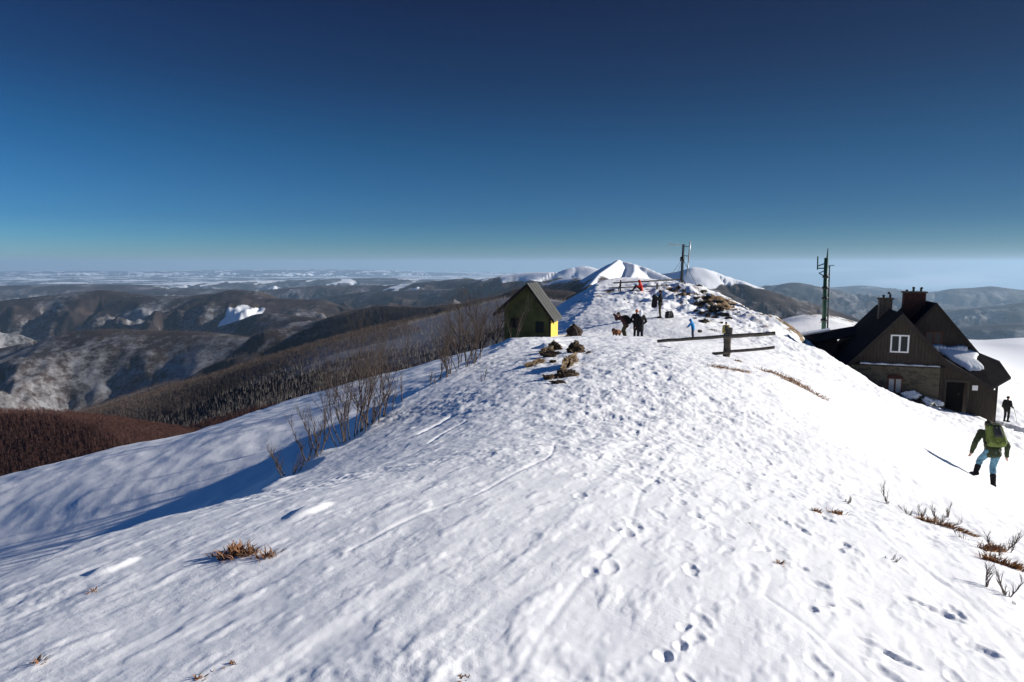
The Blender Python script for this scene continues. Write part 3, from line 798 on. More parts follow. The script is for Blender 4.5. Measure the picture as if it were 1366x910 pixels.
# bare trees at the rim of the snow field
for i, (u, v0, D, h) in enumerate([(160, 572, 62, 4.2), (176, 568, 60, 4.8), (196, 560, 58, 5.0), (214, 552, 60, 4.6), (232, 548, 64, 4.2), (146, 580, 60, 3.4), (272, 545, 66, 3.4), (290, 540, 68, 3.8), (310, 538, 72, 3.2),
                                 (640, 455, 64, 4.2), (612, 460, 62, 4.0), (655, 450, 60, 4.3)]):
    a, b = ray(u, v0)
    x, y = a*D, D
    gz = ground(x, y)
    dz = b*D-1.0
    h2 = max(3.0, min(12, (b*D-gz)+h))
    lab = 'bare grey tree showing above the far rim of the snow field' if i < 9 else 'bare tree rising behind the snow rim beside the green hut'
    bare_tree(lab, (x, y, gz), h2, 60+i, 'bare trees behind the left snow rim' if i < 9 else 'bare trees left of the green hut')

# ------------------------------------------------------------------ grass tufts and twigs
def tuft(label, u, v, w, h, n, seed, mat='grass', lean=(0, 0), ln=None, group='dry grass tufts poking through the snow', rough=.5, pos=None):
    g = random.Random(seed); p = pos or hit(u, v)

    V = []; Fc = []; OS = []
    for i in range(n):
        if ln: OS.append(Vector(ln)*g.uniform(-.5, .5)+Vector((g.gauss(0, w*.18), g.gauss(0, w*.18), 0)))
        else: OS.append(Vector((g.gauss(0, w*.33), g.gauss(0, w*.33), 0)))
    GZ = ground_many([p.x+o.x for o in OS], [p.y+o.y for o in OS])-p.z-.015
    for o, z0 in zip(OS, GZ):
        a = g.uniform(0, 6.28); d = Vector((math.cos(a)*rough+lean[0]+o.x/w*.5, math.sin(a)*rough+lean[1]+o.y/w*.5, 1)).normalized()
        L = h*g.uniform(.35, 1.0); wd = .0035+.0035*g.random(); side_ = Vector((-math.sin(a), math.cos(a), 0))*wd
        q = o+Vector((0, 0, float(z0))); m = q+d*L*.55; e = m+(d+Vector((d.x*1.2, d.y*1.2, -.35))).normalized()*L*.45
        b = len(V); V += [q-side_, q+side_, m+side_*.8, m-side_*.8, e+side_*.15, e-side_*.15]
        Fc += [(b, b+1, b+2, b+3), (b+3, b+2, b+4, b+5)]
    o = link('grass_tuft', mesh_np('grass_tuft', V, Fc), M[mat]); o.location = p
    return tag(o, label, 'grass', group)
_link = link
def link(name, me, mat=None, parent=None):
    if me is None: return None
    return _link(name, me, mat, parent)
tuft('broad russet grass tuft left of centre in the foreground snow', 312, 740, .16, .115, 190, 1, 'grassred')
tuft('small russet grass sprig right of the broad foreground tuft', 358, 742, .08, .10, 60, 2, 'grassred')
tuft('upright grass blades in the middle of the broad foreground tuft', 332, 740, .06, .11, 60, 21, 'grassred')
tuft('tiny faded grass sprig below the rounded snow lump at left', 126, 788, .04, .05, 30, 3, 'grassred')
tuft('faint grass tips in the lower left corner of the snow', 52, 883, .05, .05, 34, 4, 'grassred')
tuft('russet grass tips at the bottom edge below centre', 618, 905, .035, .035, 60, 5, 'grassred', rough=1)
tuft('dark grass tips at the bottom left of centre', 265, 905, .04, .04, 40, 6, 'grassred')
tuft('tiny dark grass sprig near the bottom left', 312, 886, .03, .04, 24, 7, 'grassred')
tuft('left one of two small tawny tufts on the right snow slope', 1090, 683, .07, .07, 60, 8)
tuft('right one of two small tawny tufts on the right snow slope', 1117, 685, .10, .09, 90, 9)
tuft('orange brown grass speck beside the footprints, upper one', 998, 699, .05, .04, 50, 10, 'grassred', rough=1)
tuft('orange brown grass speck beside the footprints, lower one', 1013, 708, .04, .03, 40, 11, 'grassred', rough=1)
tuft('small tawny sprig among the deep footprints', 1041, 752, .04, .05, 40, 12)
tuft('long flattened straw tuft under the twiggy bush on the right slope', 1262, 702, .12, .12, 420, 13, 'grass', ln=(.42, -.25, 0), lean=(.5, -.4))
tuft('flattened straw tuft nearest the right edge', 1352, 757, .12, .12, 380, 14, 'grass', ln=(.4, -.15, 0), lean=(.6, -.3))
tuft('straw tuft left of the tangled twigs at the right edge', 1322, 733, .12, .11, 260, 15, 'grass', ln=(.3, .15, 0), lean=(.4, -.2))
tuft('flattened tawny grass strip on the crest right of the rail fence post', 975, 493, .5, .16, 420, 16, ln=(.9, .1, 0), rough=1.1)
tuft('tawny grass strip at the upper end of the long bare streak', 1045, 503, .5, .2, 500, 17, ln=(.9, -.6, 0), rough=1.1)
tuft('tawny grass strip at the lower end of the long bare streak', 1072, 518, .5, .2, 500, 18, ln=(.7, -.8, 0), rough=1.1)
tuft('pale grass patch low in front of the rail fence post', 985, 482, .16, .12, 160, 19, rough=1.1)
p = S(1240, 693); shrub('twiggy_bush', 'twiggy bush leaning out of the long straw tuft on the right slope', p, 8, .34, 2.6, 31, 'twigs on the right slope', r=.006, line=(.35, -.3, 0))
p = S(1262, 690); shrub('twiggy_bush', 'forked bare twig standing over the long straw tuft', p, 2, .32, .5, 32, 'twigs on the right slope', r=.006, width=.06)
p = S(1335, 735); shrub('twiggy_bush', 'tangled bare twigs by the right edge above the red straw', p, 8, .28, 2.6, 33, 'twigs on the right slope', r=.006, line=(.5, -.1, 0))
p = S(1350, 800); shrub('twiggy_bush', 'dark bare twigs lowest on the right edge of the snow', p, 8, .24, 3.2, 34, 'twigs on the right slope', r=.006, line=(.3, -.1, 0))
p = S(1131, 671); shrub('twiggy_bush', 'tiny branching twig above the pair of tawny tufts', p, 3, .14, .9, 35, 'twigs on the right slope', r=.004, width=.03)
p = S(1190, 748); shrub('twiggy_bush', 'tiny dark twig flat on the snow in the right foreground', p, 4, .11, 1.5, 36, 'twigs on the right slope', r=.004, width=.04)

# ------------------------------------------------------------------ rocks
def rock_mesh(name, size, seed, sub=5, rough=.75, ridgey=1.0):
    bm = bmesh.new(); bmesh.ops.create_icosphere(bm, subdivisions=sub, radius=1)
    co = np.array([v.co[:] for v in bm.verts]); g = np.random.default_rng(seed)
    # chop with random planes for facets
    for _ in range(14):
        n = g.normal(size=3); n /= np.linalg.norm(n); d = g.uniform(.45, .85)
        k = co@n; over = np.maximum(k-d, 0); co -= over[:, None]*n[None]*.92
    a1 = fbm(co[:, 0]*2.2+co[:, 2]*1.3+seed, co[:, 1]*2.2-co[:, 2]*.9, 1.0, 4, seed, .6)
    a2 = 1-np.abs(fbm(co[:, 0]*1.6-co[:, 2]*1.1+seed*3, co[:, 1]*3.1+co[:, 2]*1.7, 1.0, 4, seed+50, .6))*2
    co *= (1+rough*(.55*a1+.45*(a2-.6)))[:, None]
    co *= np.array(size)[None]
    for v, c in zip(bm.verts, co): v.co = c
    return bm_mesh(bm, name)
def rock(label, u, v, size_, rz, seed, mat='rock', sink=.35, tilt=(0, 0), group=None, pos=None, sub=5, cat='rock', name='rock', rough=.8):
    size = [q*(.78 if name == 'rock' and group != 'dark rocks breaking through the knoll' else 1) for q in size_]
    p = pos or hit(u, v)
    o = link(name, rock_mesh(name, size, seed, sub, rough), M[mat])
    o.location = (p.x, p.y, p.z+size[2]*(1-2*sink)); o.rotation_euler = (tilt[0], tilt[1], rz)
    return tag(o, label, cat, group)
gr = 'rock outcrop on the snow crest'
rock('long slanting rock slab on the right of the crest outcrop', 760, 487, (.16, .95, .24), R(-24), 1, tilt=(R(6), R(18)), sink=.3, group=gr)
rock('knobbly block at the top of the long slanting slab', 768, 470, (.34, .42, .27), R(20), 2, sink=.3, group=gr)
rock('pointed stone on the upper left of the crest outcrop', 741, 466, (.28, .30, .24), R(40), 3, sink=.3, group=gr)
rock('brown jagged rock left of the pointed stone', 728, 470, (.20, .42, .2), R(-30), 4, sink=.35, group=gr)
rock('flat broken rock in the left middle of the outcrop', 731, 476, (.40, .26, .14), R(-15), 5, sink=.35, group=gr)
rock('narrow rock running down left of the outcrop', 717, 485, (.14, .62, .13), R(-32), 6, sink=.35, group=gr)
rock('low rock at the bottom right of the outcrop', 751, 504, (.36, .24, .18), R(10), 7, sink=.35, group=gr)
rock('small rock at the bottom left of the outcrop', 731, 506, (.18, .14, .12), R(70), 8, sink=.35, group=gr)
rock('little flat stone lowest in the outcrop', 744, 511, (.2, .1, .06), R(0), 9, sink=.4, group=gr)
rock('small stone between the two arms of the outcrop', 737, 484, (.12, .12, .07), R(0), 10, sink=.35, group=gr)
rock('single small stone right of the slanting slab', 785, 471, (.11, .09, .07), R(30), 11, sink=.35, group=gr)
rock('smooth dark brown boulder on the snow right of the green hut', 765, 449, (.50, .45, .58), R(20), 12, 'boulder', sink=.42, cat='boulder', name='boulder', pos=Vector((3.28, 34.5, P(765, 449, 34.5)[2])), rough=.2)
rock('small brown stone on the snow below the smooth dark boulder', 761, 453, (.25, .16, .14), 0, 13, 'rock', sink=.4, pos=Vector((2.6, 31, ground(2.6, 31))))
kn = [(905, 384, .5), (912, 388, .35), (933, 382, .4), (938, 390, .45), (930, 398, .35), (941, 405, .5), (948, 407, .55), (955, 411, .7), (961, 414, .6), (951, 416, .45), (936, 418, .35), (944, 422, .5), (953, 424, .4), (965, 421, .55), (972, 425, .4),
      (939, 430, .4), (947, 434, .5), (950, 439, .45), (928, 415, .3), (927, 425, .25), (919, 392, .25), (925, 406, .25), (943, 397, .35), (958, 403, .3), (968, 409, .25), (833, 400, .16), (842, 398, .14), (838, 404, .15), (856, 403, .16), (848, 392, .12), (934, 443, .25), (962, 431, .3)]
for i, (u, v, s) in enumerate(kn):
    h = hit(u, v, 45)
    if h is None: continue
    s *= .62
    o = rock('dark weathered rock or heather clump breaking through the snow of the knoll', u, v, (s*rnd.uniform(.8, 1.7), s*rnd.uniform(.6, 1), s*rnd.uniform(.5, .8)), rnd.uniform(-1, 1), 100+i, 'rockdark', sink=.42, group='dark rocks breaking through the knoll', pos=h, sub=4, rough=1.0)
for i, (u, v, s) in enumerate([(938, 388, .5), (929, 384, .4), (956, 418, .5), (946, 428, .45), (952, 441, .4), (1002, 420, .5), (1012, 428, .5), (1022, 436, .5), (984, 418, .4)]):
    h = hit(u, v, 40)
    if h: tuft('brown heath grass patch between the rocks of the knoll', u, v, .7*s*2, .22, 160, 300+i, 'grass' if i % 2 else 'rockdark', group='heath grass patches on the knoll', rough=1.0, pos=h)

# ------------------------------------------------------------------ snow blocks
def snowblock(label, pos, size, seed):
    o = link('snow_heap', rock_mesh('snow_heap', size, seed, 4, .5), M['roofsnow'])
    for p_ in o.data.polygons: p_.use_smooth = True
    o.location = pos; return tag(o, label, 'snow heap')

# ------------------------------------------------------------------ fences
def round_rail(p0, p1, r, n=10):
    bm = bmesh.new(); p0 = Vector(p0); p1 = Vector(p1); K = 6; prev = None
    d = (p1-p0).normalized(); a = d.orthogonal().normalized(); b = d.cross(a)
    for k in range(K+1):
        c = p0.lerp(p1, k/K)+a*rnd.uniform(-.012, .012)+b*rnd.uniform(-.015, .015); rr = r*rnd.uniform(.9, 1.08)
        ring = [bm.verts.new(c+(a*math.cos(2*math.pi*i/n)+b*math.sin(2*math.pi*i/n))*rr) for i in range(n)]
        if prev:
            for i in range(n): bm.faces.new((prev[i], prev[(i+1) % n], ring[(i+1) % n], ring[i]))
        else: bm.faces.new(ring[::-1])
        prev = ring
    bm.faces.new(prev); return bm_mesh(bm, 'rail', False)
f = thing('rail_fence', P(971, 477, 25), 0, 'weathered two rail wooden fence with one stout post on the snow crest', 'fence')
B = Vector(P(971, 477, 25))
def L_(u, v, D): return Vector(P(u, v, D))-B
pt = hit(971, 477); 
link('post', round_rail(L_(969.5, 484, 25.0), L_(974, 437, 25.05), .098), M['railwood'], f)
link('post', round_rail(L_(965.5, 478, 25.12), L_(969.5, 439, 25.2), .05), M['railwood'], f)
link('rail', round_rail(L_(877, 455.5, 26.0), L_(966, 448.5, 24.95), .062), M['railwood'], f)
link('rail', round_rail(L_(966, 449.5, 24.86), L_(1034.5, 444.8, 24.2), .072), M['railwood'], f)
link('rail', round_rail(L_(950, 472, 24.9), L_(1033.5, 463.5, 24.2), .058), M['railwood'], f)
f = thing('rail_fence', P(846, 388, 60), 0, 'grey two rail wooden fence on top of the knoll left of the thin mast', 'fence')
B = Vector(P(846, 388, 60))
link('post', round_rail(L_(827.5, 392, 60), L_(828, 373.5, 60), .075), M['railwood'], f)
link('brace', round_rail(L_(824, 391, 60.6), L_(827.5, 377, 60.1), .04), M['railwood'], f)
link('post', round_rail(L_(876.5, 386, 60), L_(876.8, 378, 60), .085), M['railwood'], f)
link('rail', round_rail(L_(818.5, 377.5, 59.9), L_(866, 375.2, 59.9), .06), M['railwood'], f)
link('rail', round_rail(L_(866, 375, 59.95), L_(907, 372.6, 61), .06), M['railwood'], f)
link('rail', round_rail(L_(812.5, 384.2, 59.85), L_(876, 381.6, 59.9), .05), M['railwood'], f)
link('rail', round_rail(L_(876, 382, 59.9), L_(893, 381.2, 60.5), .035), M['railwood'], f)

# ------------------------------------------------------------------ thin mast on the knoll
B = Vector(P(909, 380, 62)); t = thing('aerial_mast', B, 0, 'thin grey guyed mast with a side aerial on top of the knoll', 'mast')
bars('pole', [(L_(908.6, 383, 62), L_(911.8, 326, 62), .15, .10)], M['mastgrey'], t, 10)
bars('crossarm', [(L_(893, 326, 61.7), L_(911.5, 327.2, 62), .035), (L_(891.5, 324.5, 61.7), L_(891.7, 336, 61.7), .012), (L_(896, 322, 61.7), L_(896, 330, 61.7), .012), (L_(903, 322, 61.7), L_(903, 331, 61.7), .012)], M['galv'], t, 6)
bars('aerial', [(L_(918.3, 350, 62), L_(921, 321.5, 62), .07, .055), (L_(916.6, 369, 62), L_(918.2, 350, 62), .045)], M['galv'], t, 8)
bars('bracket', [(L_(911.5, 328.5, 62), L_(920, 329, 62), .03), (L_(911, 341, 62), L_(919, 341.8, 62), .035), (L_(910.5, 347, 62), L_(917.7, 357, 62), .02)], M['mastgrey'], t, 6)
for (u, v, D) in ((884, 383, 58), (932, 386, 58), (899, 379, 70)):
    bars('guy_wire', [(L_(910.6, 345, 62), L_(u, v, D), .018)], M['mastgrey'], t, 5)
bars('clamp', [(L_(909.7, 349, 62), L_(910.6, 343, 62), .2)], M['metaldark'], t, 10)
bars('foot_brace', [(L_(909, 371, 62), L_(915, 380, 61), .05), (L_(909, 371, 62), L_(904, 382, 61.4), .05)], M['mastgrey'], t, 6)

# ------------------------------------------------------------------ green mast
B = Vector(P(1099, 441, 55)); t = thing('lattice_mast', B+Vector((0, 0, -1.0)), 0, 'tall green radio mast with side aerials behind the mountain hut', 'mast')
B = B+Vector((0, 0, -1.0))
def gp(u, v): return L_(u, v, 55)
bars('pole', [(gp(1098.2, 452), gp(1102.4, 344), .18, .16)], M['greenmast'], t, 12)
bars('aerial', [(gp(1103.2, 346), gp(1104.6, 331.5), .07, .035)], M['greenmast'], t, 6)
bars('ladder', [(gp(1103.5, 450), gp(1106.8, 354), .07, .045)]+[(gp(1099.6+i*.32, 440-i*9.2), gp(1104+i*.3, 439-i*9.2), .03) for i in range(10)], M['mastgrey'], t, 6)
bars('bracket', [(gp(1102, 351), gp(1091, 355), .05), (gp(1101.5, 358), gp(1090.5, 358), .05), (gp(1090.5, 360), gp(1091, 342), .05), (gp(1100.5, 361), gp(1092.5, 364.5), .04), (gp(1100, 369), gp(1092.5, 364.5), .04), (gp(1103, 355), gp(1113, 354), .03)], M['greenmast'], t, 6)
for v in (369, 384, 398, 427):
    u = 1098.2+(452-v)*.0389
    bars('collar', [(gp(u-.05, v+1.6), gp(u+.05, v-1.6), .25)], M['metaldark'], t, 12)

# ------------------------------------------------------------------ small green hut
ga = R(12.6)
D0 = 36.0
apx = P(701.3, 378, D0)
t = thing('small_hut', (apx[0]+.12, D0, apx[2]-3.6), -ga, 'small moss green shed with steep grey roof and a yellow sunlit side wall', 'shed')
zt = 3.6    # apex height over origin
Ln = 2.6; w0, w1 = -1.30, 1.20; sL, sR = .88, 1.34
zu = zt-.13
def gable_prism(bm, x0, x1, y0, y1, z0, ze, za):
    xm = (x0+x1)/2
    a = [(x0, y0, z0), (x1, y0, z0), (x1, y0, ze), (xm, y0, za), (x0, y0, ze)]
    add_hexa(bm, a, [(x, y1, z) for x, _, z in a])
bm = bmesh.new()
pg = [(w0, 0, -.9), (w1, 0, -.9), (w1, 0, zu-sR*w1), (0, 0, zu), (w0, 0, zu+sL*w0)]
add_hexa(bm, pg, [(x, Ln-.1, z) for x, _, z in pg])
link('wall', bm_mesh(bm, 'wall'), M['greenwall'], t)
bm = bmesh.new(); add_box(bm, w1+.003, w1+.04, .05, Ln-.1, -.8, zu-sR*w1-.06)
o = link('side_wall', bm_mesh(bm, 'side_wall'), M['sunlitwall'], t); o['label'] = 'side wall with its sunlit yellow put into the colour'
boxes('corner_board', [(w1-.05, w1+.045, -.03, .047, -.8, zu-sR*w1-.05)], M['board'], t)
for xe, sl in ((-1.84, -sL), (1.46, sR)):
    ze = zt-abs(sl*xe)
    bm = bmesh.new(); add_slab(bm, [(xe, -.28, ze), (0, -.28, zt+(.002 if xe > 0 else 0)), (0, Ln+.1, zt+(.002 if xe > 0 else 0)), (xe, Ln+.1, ze)], .10)
    link('roof', bm_mesh(bm, 'roof'), M['greyroof'], t)
    bm = bmesh.new(); add_slab(bm, [(xe, -.315, ze+.02), (0, -.315, zt+.02), (0, -.284, zt+.02), (xe, -.284, ze+.02)], .2); link('verge_board', bm_mesh(bm, 'verge_board'), M['fascia'], t)
    bm = bmesh.new()
    for k in range(1, 4):
        q = k*.7; a = [(xe, -.28+q, ze+.002), (0, -.28+q, zt+.004), (0, -.26+q, zt+.004), (xe, -.26+q, ze+.002)]
        add_hexa(bm, a, [(x, y, z+.018) for x, y, z in a])
    link('roof_seam', bm_mesh(bm, 'roof_seam'), M['board'], t)['kind'] = 'stuff'
# windows
def window(parent, x0, x1, z0, z1, y, frame, glass, fw=.06, mull=1, out=.05, trans=0):
    bm = bmesh.new()
    add_box(bm, x0, x1, y-out, y+.02, z1-fw, z1); add_box(bm, x0, x1, y-out, y+.02, z0, z0+fw)
    add_box(bm, x0, x0+fw, y-out, y+.02, z0+fw, z1-fw); add_box(bm, x1-fw, x1, y-out, y+.02, z0+fw, z1-fw)
    for k in range(mull):
        xm = x0+(x1-x0)*(k+1)/(mull+1); add_box(bm, xm-fw*.6, xm+fw*.6, y-out-.004, y+.02, z0+fw, z1-fw)
    if trans: add_box(bm, x0+fw, x1-fw, y-out-.008, y+.02, (z0+z1)/2-fw*.3, (z0+z1)/2+fw*.3)
    f_ = link('window', bm_mesh(bm, 'window'), frame, parent)
    bm = bmesh.new(); add_box(bm, x0+fw, x1-fw, y-.012, y-.003, z0+fw, z1-fw)
    link('pane', bm_mesh(bm, 'pane'), glass, f_)
    return f_
window(t, .42, .86, .98, 1.56, 0, M['board'], M['blueglass'], .035, 1, .04, 1)
bm = bmesh.new(); add_box(bm, -.94, -.46, -.03, -.003, 1.22, 1.72); o = link('shutter', bm_mesh(bm, 'shutter'), M['board'], t)

# ------------------------------------------------------------------ mountain hut
a_ = R(19.6)
G = (ray(1203, 420)[0]*42, 42.0)
H0 = -9.0
t = thing('mountain_hut', (G[0], G[1], H0), -a_, 'dark timber and stone mountain hut with steep roofs and two chimneys', 'building')
def zz(v): return v-H0
za = zz(-3.05); s1 = 1.14
# front wing volume
bm = bmesh.new()
add_box(bm, -2.85, 2.3, 0, 9, zz(-12.5), zz(-6.36)); link('stone_wall', bm_mesh(bm, 'stone_wall'), M['stone'], t)
bm = bmesh.new()
zl = za-.16
pg = [(-2.85, .02, zz(-6.30)), (2.35, .02, zz(-6.30)), (2.35, .02, zl-s1*2.35), (0, .02, zl), (-2.85, .02, zl-s1*2.85)]
pg[0] = (-2.8, .02, zz(-6.30)); pg[4] = (-2.8, .02, max(zl-s1*2.8, zz(-6.28)))
add_hexa(bm, pg, [(x, 8.9, z) for x, _, z in pg])
# upright planks modelled as thin battens
link('gable_wall', bm_mesh(bm, 'gable_wall'), M['plank'], t)
bm = bmesh.new(); x = -2.4
while x < 2.3:
    zt_ = zl-s1*abs(x)-.12
    if zt_ > zz(-6.2): add_box(bm, x-.012, x+.012, -.012, .03, zz(-6.25), zt_)
    x += .19
link('batten', bm_mesh(bm, 'batten'), M['plankdark'], t)['kind'] = 'stuff'
# snow ledge between stone and wood
bm = bmesh.new(); n = 26
top = []; 
for i in range(n):
    x0 = -2.2+4.45*i/n; x1 = -2.2+4.45*(i+1)/n
    h0 = .05+.10*abs(math.sin(i*.55+.5))*(1-.6*i/n); h1 = .05+.10*abs(math.sin((i+1)*.55+.5))*(1-.6*(i+1)/n)
    add_hexa(bm, [(x0, -.2, zz(-6.33)), (x1, -.2, zz(-6.33)), (x1, -.004, zz(-6.33)), (x0, -.004, zz(-6.33))], [(x0, -.2, zz(-6.33)+h0*.6), (x1, -.2, zz(-6.33)+h1*.6), (x1, -.004, zz(-6.33)+h1), (x0, -.004, zz(-6.33)+h0)])
link('ledge_snow', bm_mesh(bm, 'ledge_snow', True), M['roofsnow'], t)
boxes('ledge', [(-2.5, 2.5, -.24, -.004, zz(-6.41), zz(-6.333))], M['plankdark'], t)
# roofs
bm = bmesh.new(); add_slab(bm, [(-4.0, -.35, za-s1*4.0), (0, -.35, za), (0, 9.3, za), (-4.0, 9.3, za-s1*4.0)], .16); link('roof', bm_mesh(bm, 'roof'), M['roofdark'], t)
bm = bmesh.new(); add_slab(bm, [(2.45, -.35, za-s1*2.45), (0, -.352, za-.002), (0, 9.3, za-.002), (2.45, 9.3, za-s1*2.45)], .16); link('roof', bm_mesh(bm, 'roof'), M['roofdark'], t)
for sg, xe in ((-1, 4.0), (1, 2.5)):
    bm = bmesh.new(); y0, y1 = -.40, -.355
    add_slab(bm, [(sg*xe, y0, za-s1*xe+.03), (0, y0, za+.03), (0, y1, za+.03), (sg*xe, y1, za-s1*xe+.03)], .34); link('verge_board', bm_mesh(bm, 'verge_board'), M['fascia'], t)
# lean-to roof on the right
T1 = (2.2, 3.0, zz(-5.45)); A1 = (5.0, 3.0, zz(-5.66)); B1 = (6.05, 2.4, zz(-6.10)); C1 = (6.3, 1.0, zz(-6.9)); V2 = (5.0, -.35, zz(-7.40)); V1 = (2.3, -.35, zz(-5.80)); T0 = (1.9, 1.2, zz(-5.35))
def tri_slab(bm, tr, th):
    add_slab(bm, tr, th)
bm = bmesh.new()
for tr in ((T1, V1, V2), (T1, V2, A1), (A1, V2, C1), (A1, C1, B1)):
    add_slab(bm, tr, .13)
link('lean_to_roof', bm_mesh(bm, 'lean_to_roof'), M['roofdark'], t)
# back slope of the porch roof down to the rear wing wall
bm = bmesh.new(); add_slab(bm, [A1, B1, (6.5, 5.5, zz(-6.9)), (5.2, 5.5, zz(-5.9))], .12); link('rear_lean_to_roof', bm_mesh(bm, 'rear_lean_to_roof'), M['roofdark'], t)
bm = bmesh.new(); add_slab(bm, [(2.3, -.41, zz(-5.77)), (5.05, -.41, zz(-7.38)), (5.05, -.36, zz(-7.38)), (2.3, -.36, zz(-5.77))], .30); link('verge_board', bm_mesh(bm, 'verge_board'), M['fascia'], t)
# snow sheet lying on the lean-to roof
tri = [Vector(v) for v in (T1, V1, V2, A1, C1, B1)]
bvh = BVHTree.FromPolygons(tri, [(0, 1, 2), (0, 2, 3), (3, 2, 4), (3, 4, 5)])
rm = Matrix.Rotation(-a_, 4, 'Z'); Wm = Matrix.Translation((G[0], G[1], H0)) @ rm; Wi = Wm.inverted()
eye_l = Wi @ Vector((0, 0, 0))
def onroof(zx, zy):
    u, v = 1120+zx/4.79, 370+zy/4.79; a, b = ray(u, v)
    q = Wi @ Vector((a*42, 42, b*42)); h = bvh.ray_cast(eye_l, (q-eye_l).normalized())[0]
    return h
def surfz(x, y):
    h = bvh.ray_cast(Vector((x, y, 20)), Vector((0, 0, -1)))[0]
    return h.z if h else None
out = [onroof(*q) for q in ((640, 478), (700, 520), (760, 562), (830, 600), (880, 598), (925, 588), (905, 565), (870, 535), (885, 500), (870, 482), (800, 470), (720, 462), (650, 462))]
out = [q for q in out if q]
if len(out) > 4:
    cx = sum(q.x for q in out)/len(out); cy = sum(q.y for q in out)/len(out)
    bm = bmesh.new(); rings = []
    # densify outline
    dn = []
    for i, q in enumerate(out):
        q2 = out[(i+1) % len(out)]
        for k in range(4):
            p_ = q.lerp(q2, k/4); dn.append((p_.x+rnd.uniform(-.03, .03), p_.y+rnd.uniform(-.06, .06)))
    for k, (f_, hh) in enumerate(((1.0, .0), (1.0, .10), (.93, .17), (.7, .2), (.35, .21))):
        ring = []
        for (x, y) in dn:
            X = cx+(x-cx)*f_; Y = cy+(y-cy)*f_; z_ = surfz(X, Y)
            if z_ is None: z_ = surfz(cx+(X-cx)*.93, cy+(Y-cy)*.93) or out[0].z
            ring.append(bm.verts.new((X, Y, z_+.01+hh+rnd.uniform(-.01, .01)*(k > 1))))
        rings.append(ring)
    for r0_, r1_ in zip(rings[:-1], rings[1:]):
        for i in range(len(dn)): bm.faces.new((r0_[i], r0_[(i+1) % len(dn)], r1_[(i+1) % len(dn)], r1_[i]))
    c = bm.verts.new((cx, cy, (surfz(cx, cy) or 0)+.23))
    for i in range(len(dn)): bm.faces.new((rings[-1][i], rings[-1][(i+1) % len(dn)], c))
    link('roof_snow', bm_mesh(bm, 'roof_snow', True), M['roofsnow'], t)
bm = bmesh.new()
for i in range(10):
    x0 = 2.35+i*.2; h0 = .16+.07*math.sin(i*.9); h1 = .16+.07*math.sin((i+1)*.9)
    add_hexa(bm, [(x0, 2.6, surfz(x0, 2.6) or zz(-5.6)), (x0+.2, 2.6, surfz(x0+.2, 2.6) or zz(-5.6)), (x0+.2, 2.98, zz(-5.55)), (x0, 2.98, zz(-5.55))], [(x0, 2.7, zz(-5.48)+h0*.6), (x0+.2, 2.7, zz(-5.48)+h1*.6), (x0+.2, 2.98, zz(-5.42)+h1), (x0, 2.98, zz(-5.42)+h0)])
link('roof_snow', bm_mesh(bm, 'roof_snow', True), M['roofsnow'], t)
# lean-to front wall with doorway
def lz(x): return zz(-5.80)-(x-2.3)*.5926-.16
bm = bmesh.new()
y0, y1 = .03, .13
add_hexa(bm, [(2.33, y0, zz(-12)), (2.63, y0, zz(-12)), (2.63, y0, lz(2.63)), (2.33, y0, lz(2.33))], [(2.33, y1, zz(-12)), (2.63, y1, zz(-12)), (2.63, y1, lz(2.63)), (2.33, y1, lz(2.33))])
add_hexa(bm, [(2.633, y0, zz(-7.18)), (3.86, y0, zz(-7.18)), (3.86, y0, lz(3.86)), (2.633, y0, lz(2.633))], [(2.633, y1, zz(-7.18)), (3.86, y1, zz(-7.18)), (3.86, y1, lz(3.86)), (2.633, y1, lz(2.633))])
add_hexa(bm, [(3.863, y0, zz(-9.6)), (5.28, y0, zz(-9.6)), (5.28, y0, zz(-7.62)), (4.95, y0, zz(-7.55)), (3.863, y0, lz(3.863))], [(3.863, y1, zz(-9.6)), (5.28, y1, zz(-9.6)), (5.28, y1, zz(-7.62)), (4.95, y1, zz(-7.55)), (3.863, y1, lz(3.863))])
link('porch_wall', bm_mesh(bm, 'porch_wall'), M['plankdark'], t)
boxes('porch_side_wall', [(5.16, 5.26, .14, 1.6, zz(-9.8), zz(-7.7)), (2.36, 2.46, .14, 3, zz(-12), zz(-5.9))], M['plankdark'], t)
d_ = boxes('door', [(2.66, 3.84, .9, .96, zz(-9.5), zz(-7.0))], M['darkhole'], t)
boxes('handle', [(3.55, 3.62, .86, .897, zz(-8.2), zz(-8.05))], M['metaldark'], d_)
boxes('door_frame', [(3.80, 3.90, -.02, .027, zz(-9.6), zz(-7.1)), (2.60, 2.68, -.02, .027, zz(-9.6), zz(-7.1)), (2.683, 3.797, -.02, .027, zz(-7.24), zz(-7.1))], M['plank'], t)
boxes('notice', [(4.05, 4.34, -.012, .027, zz(-7.68), zz(-7.38))], M['whitepaint'], t)
boxes('plank', [(3.95+i*.17, 3.965+i*.17, .016, .028, zz(-9.5), zz(-7.8)) for i in range(8)], M['fascia'], t)['kind'] = 'stuff'
bars('post', [((5.62, 1.05, zz(-10.0)), (5.62, 1.05, zz(-6.98)), .08)], M['plankdark'], t, 8)
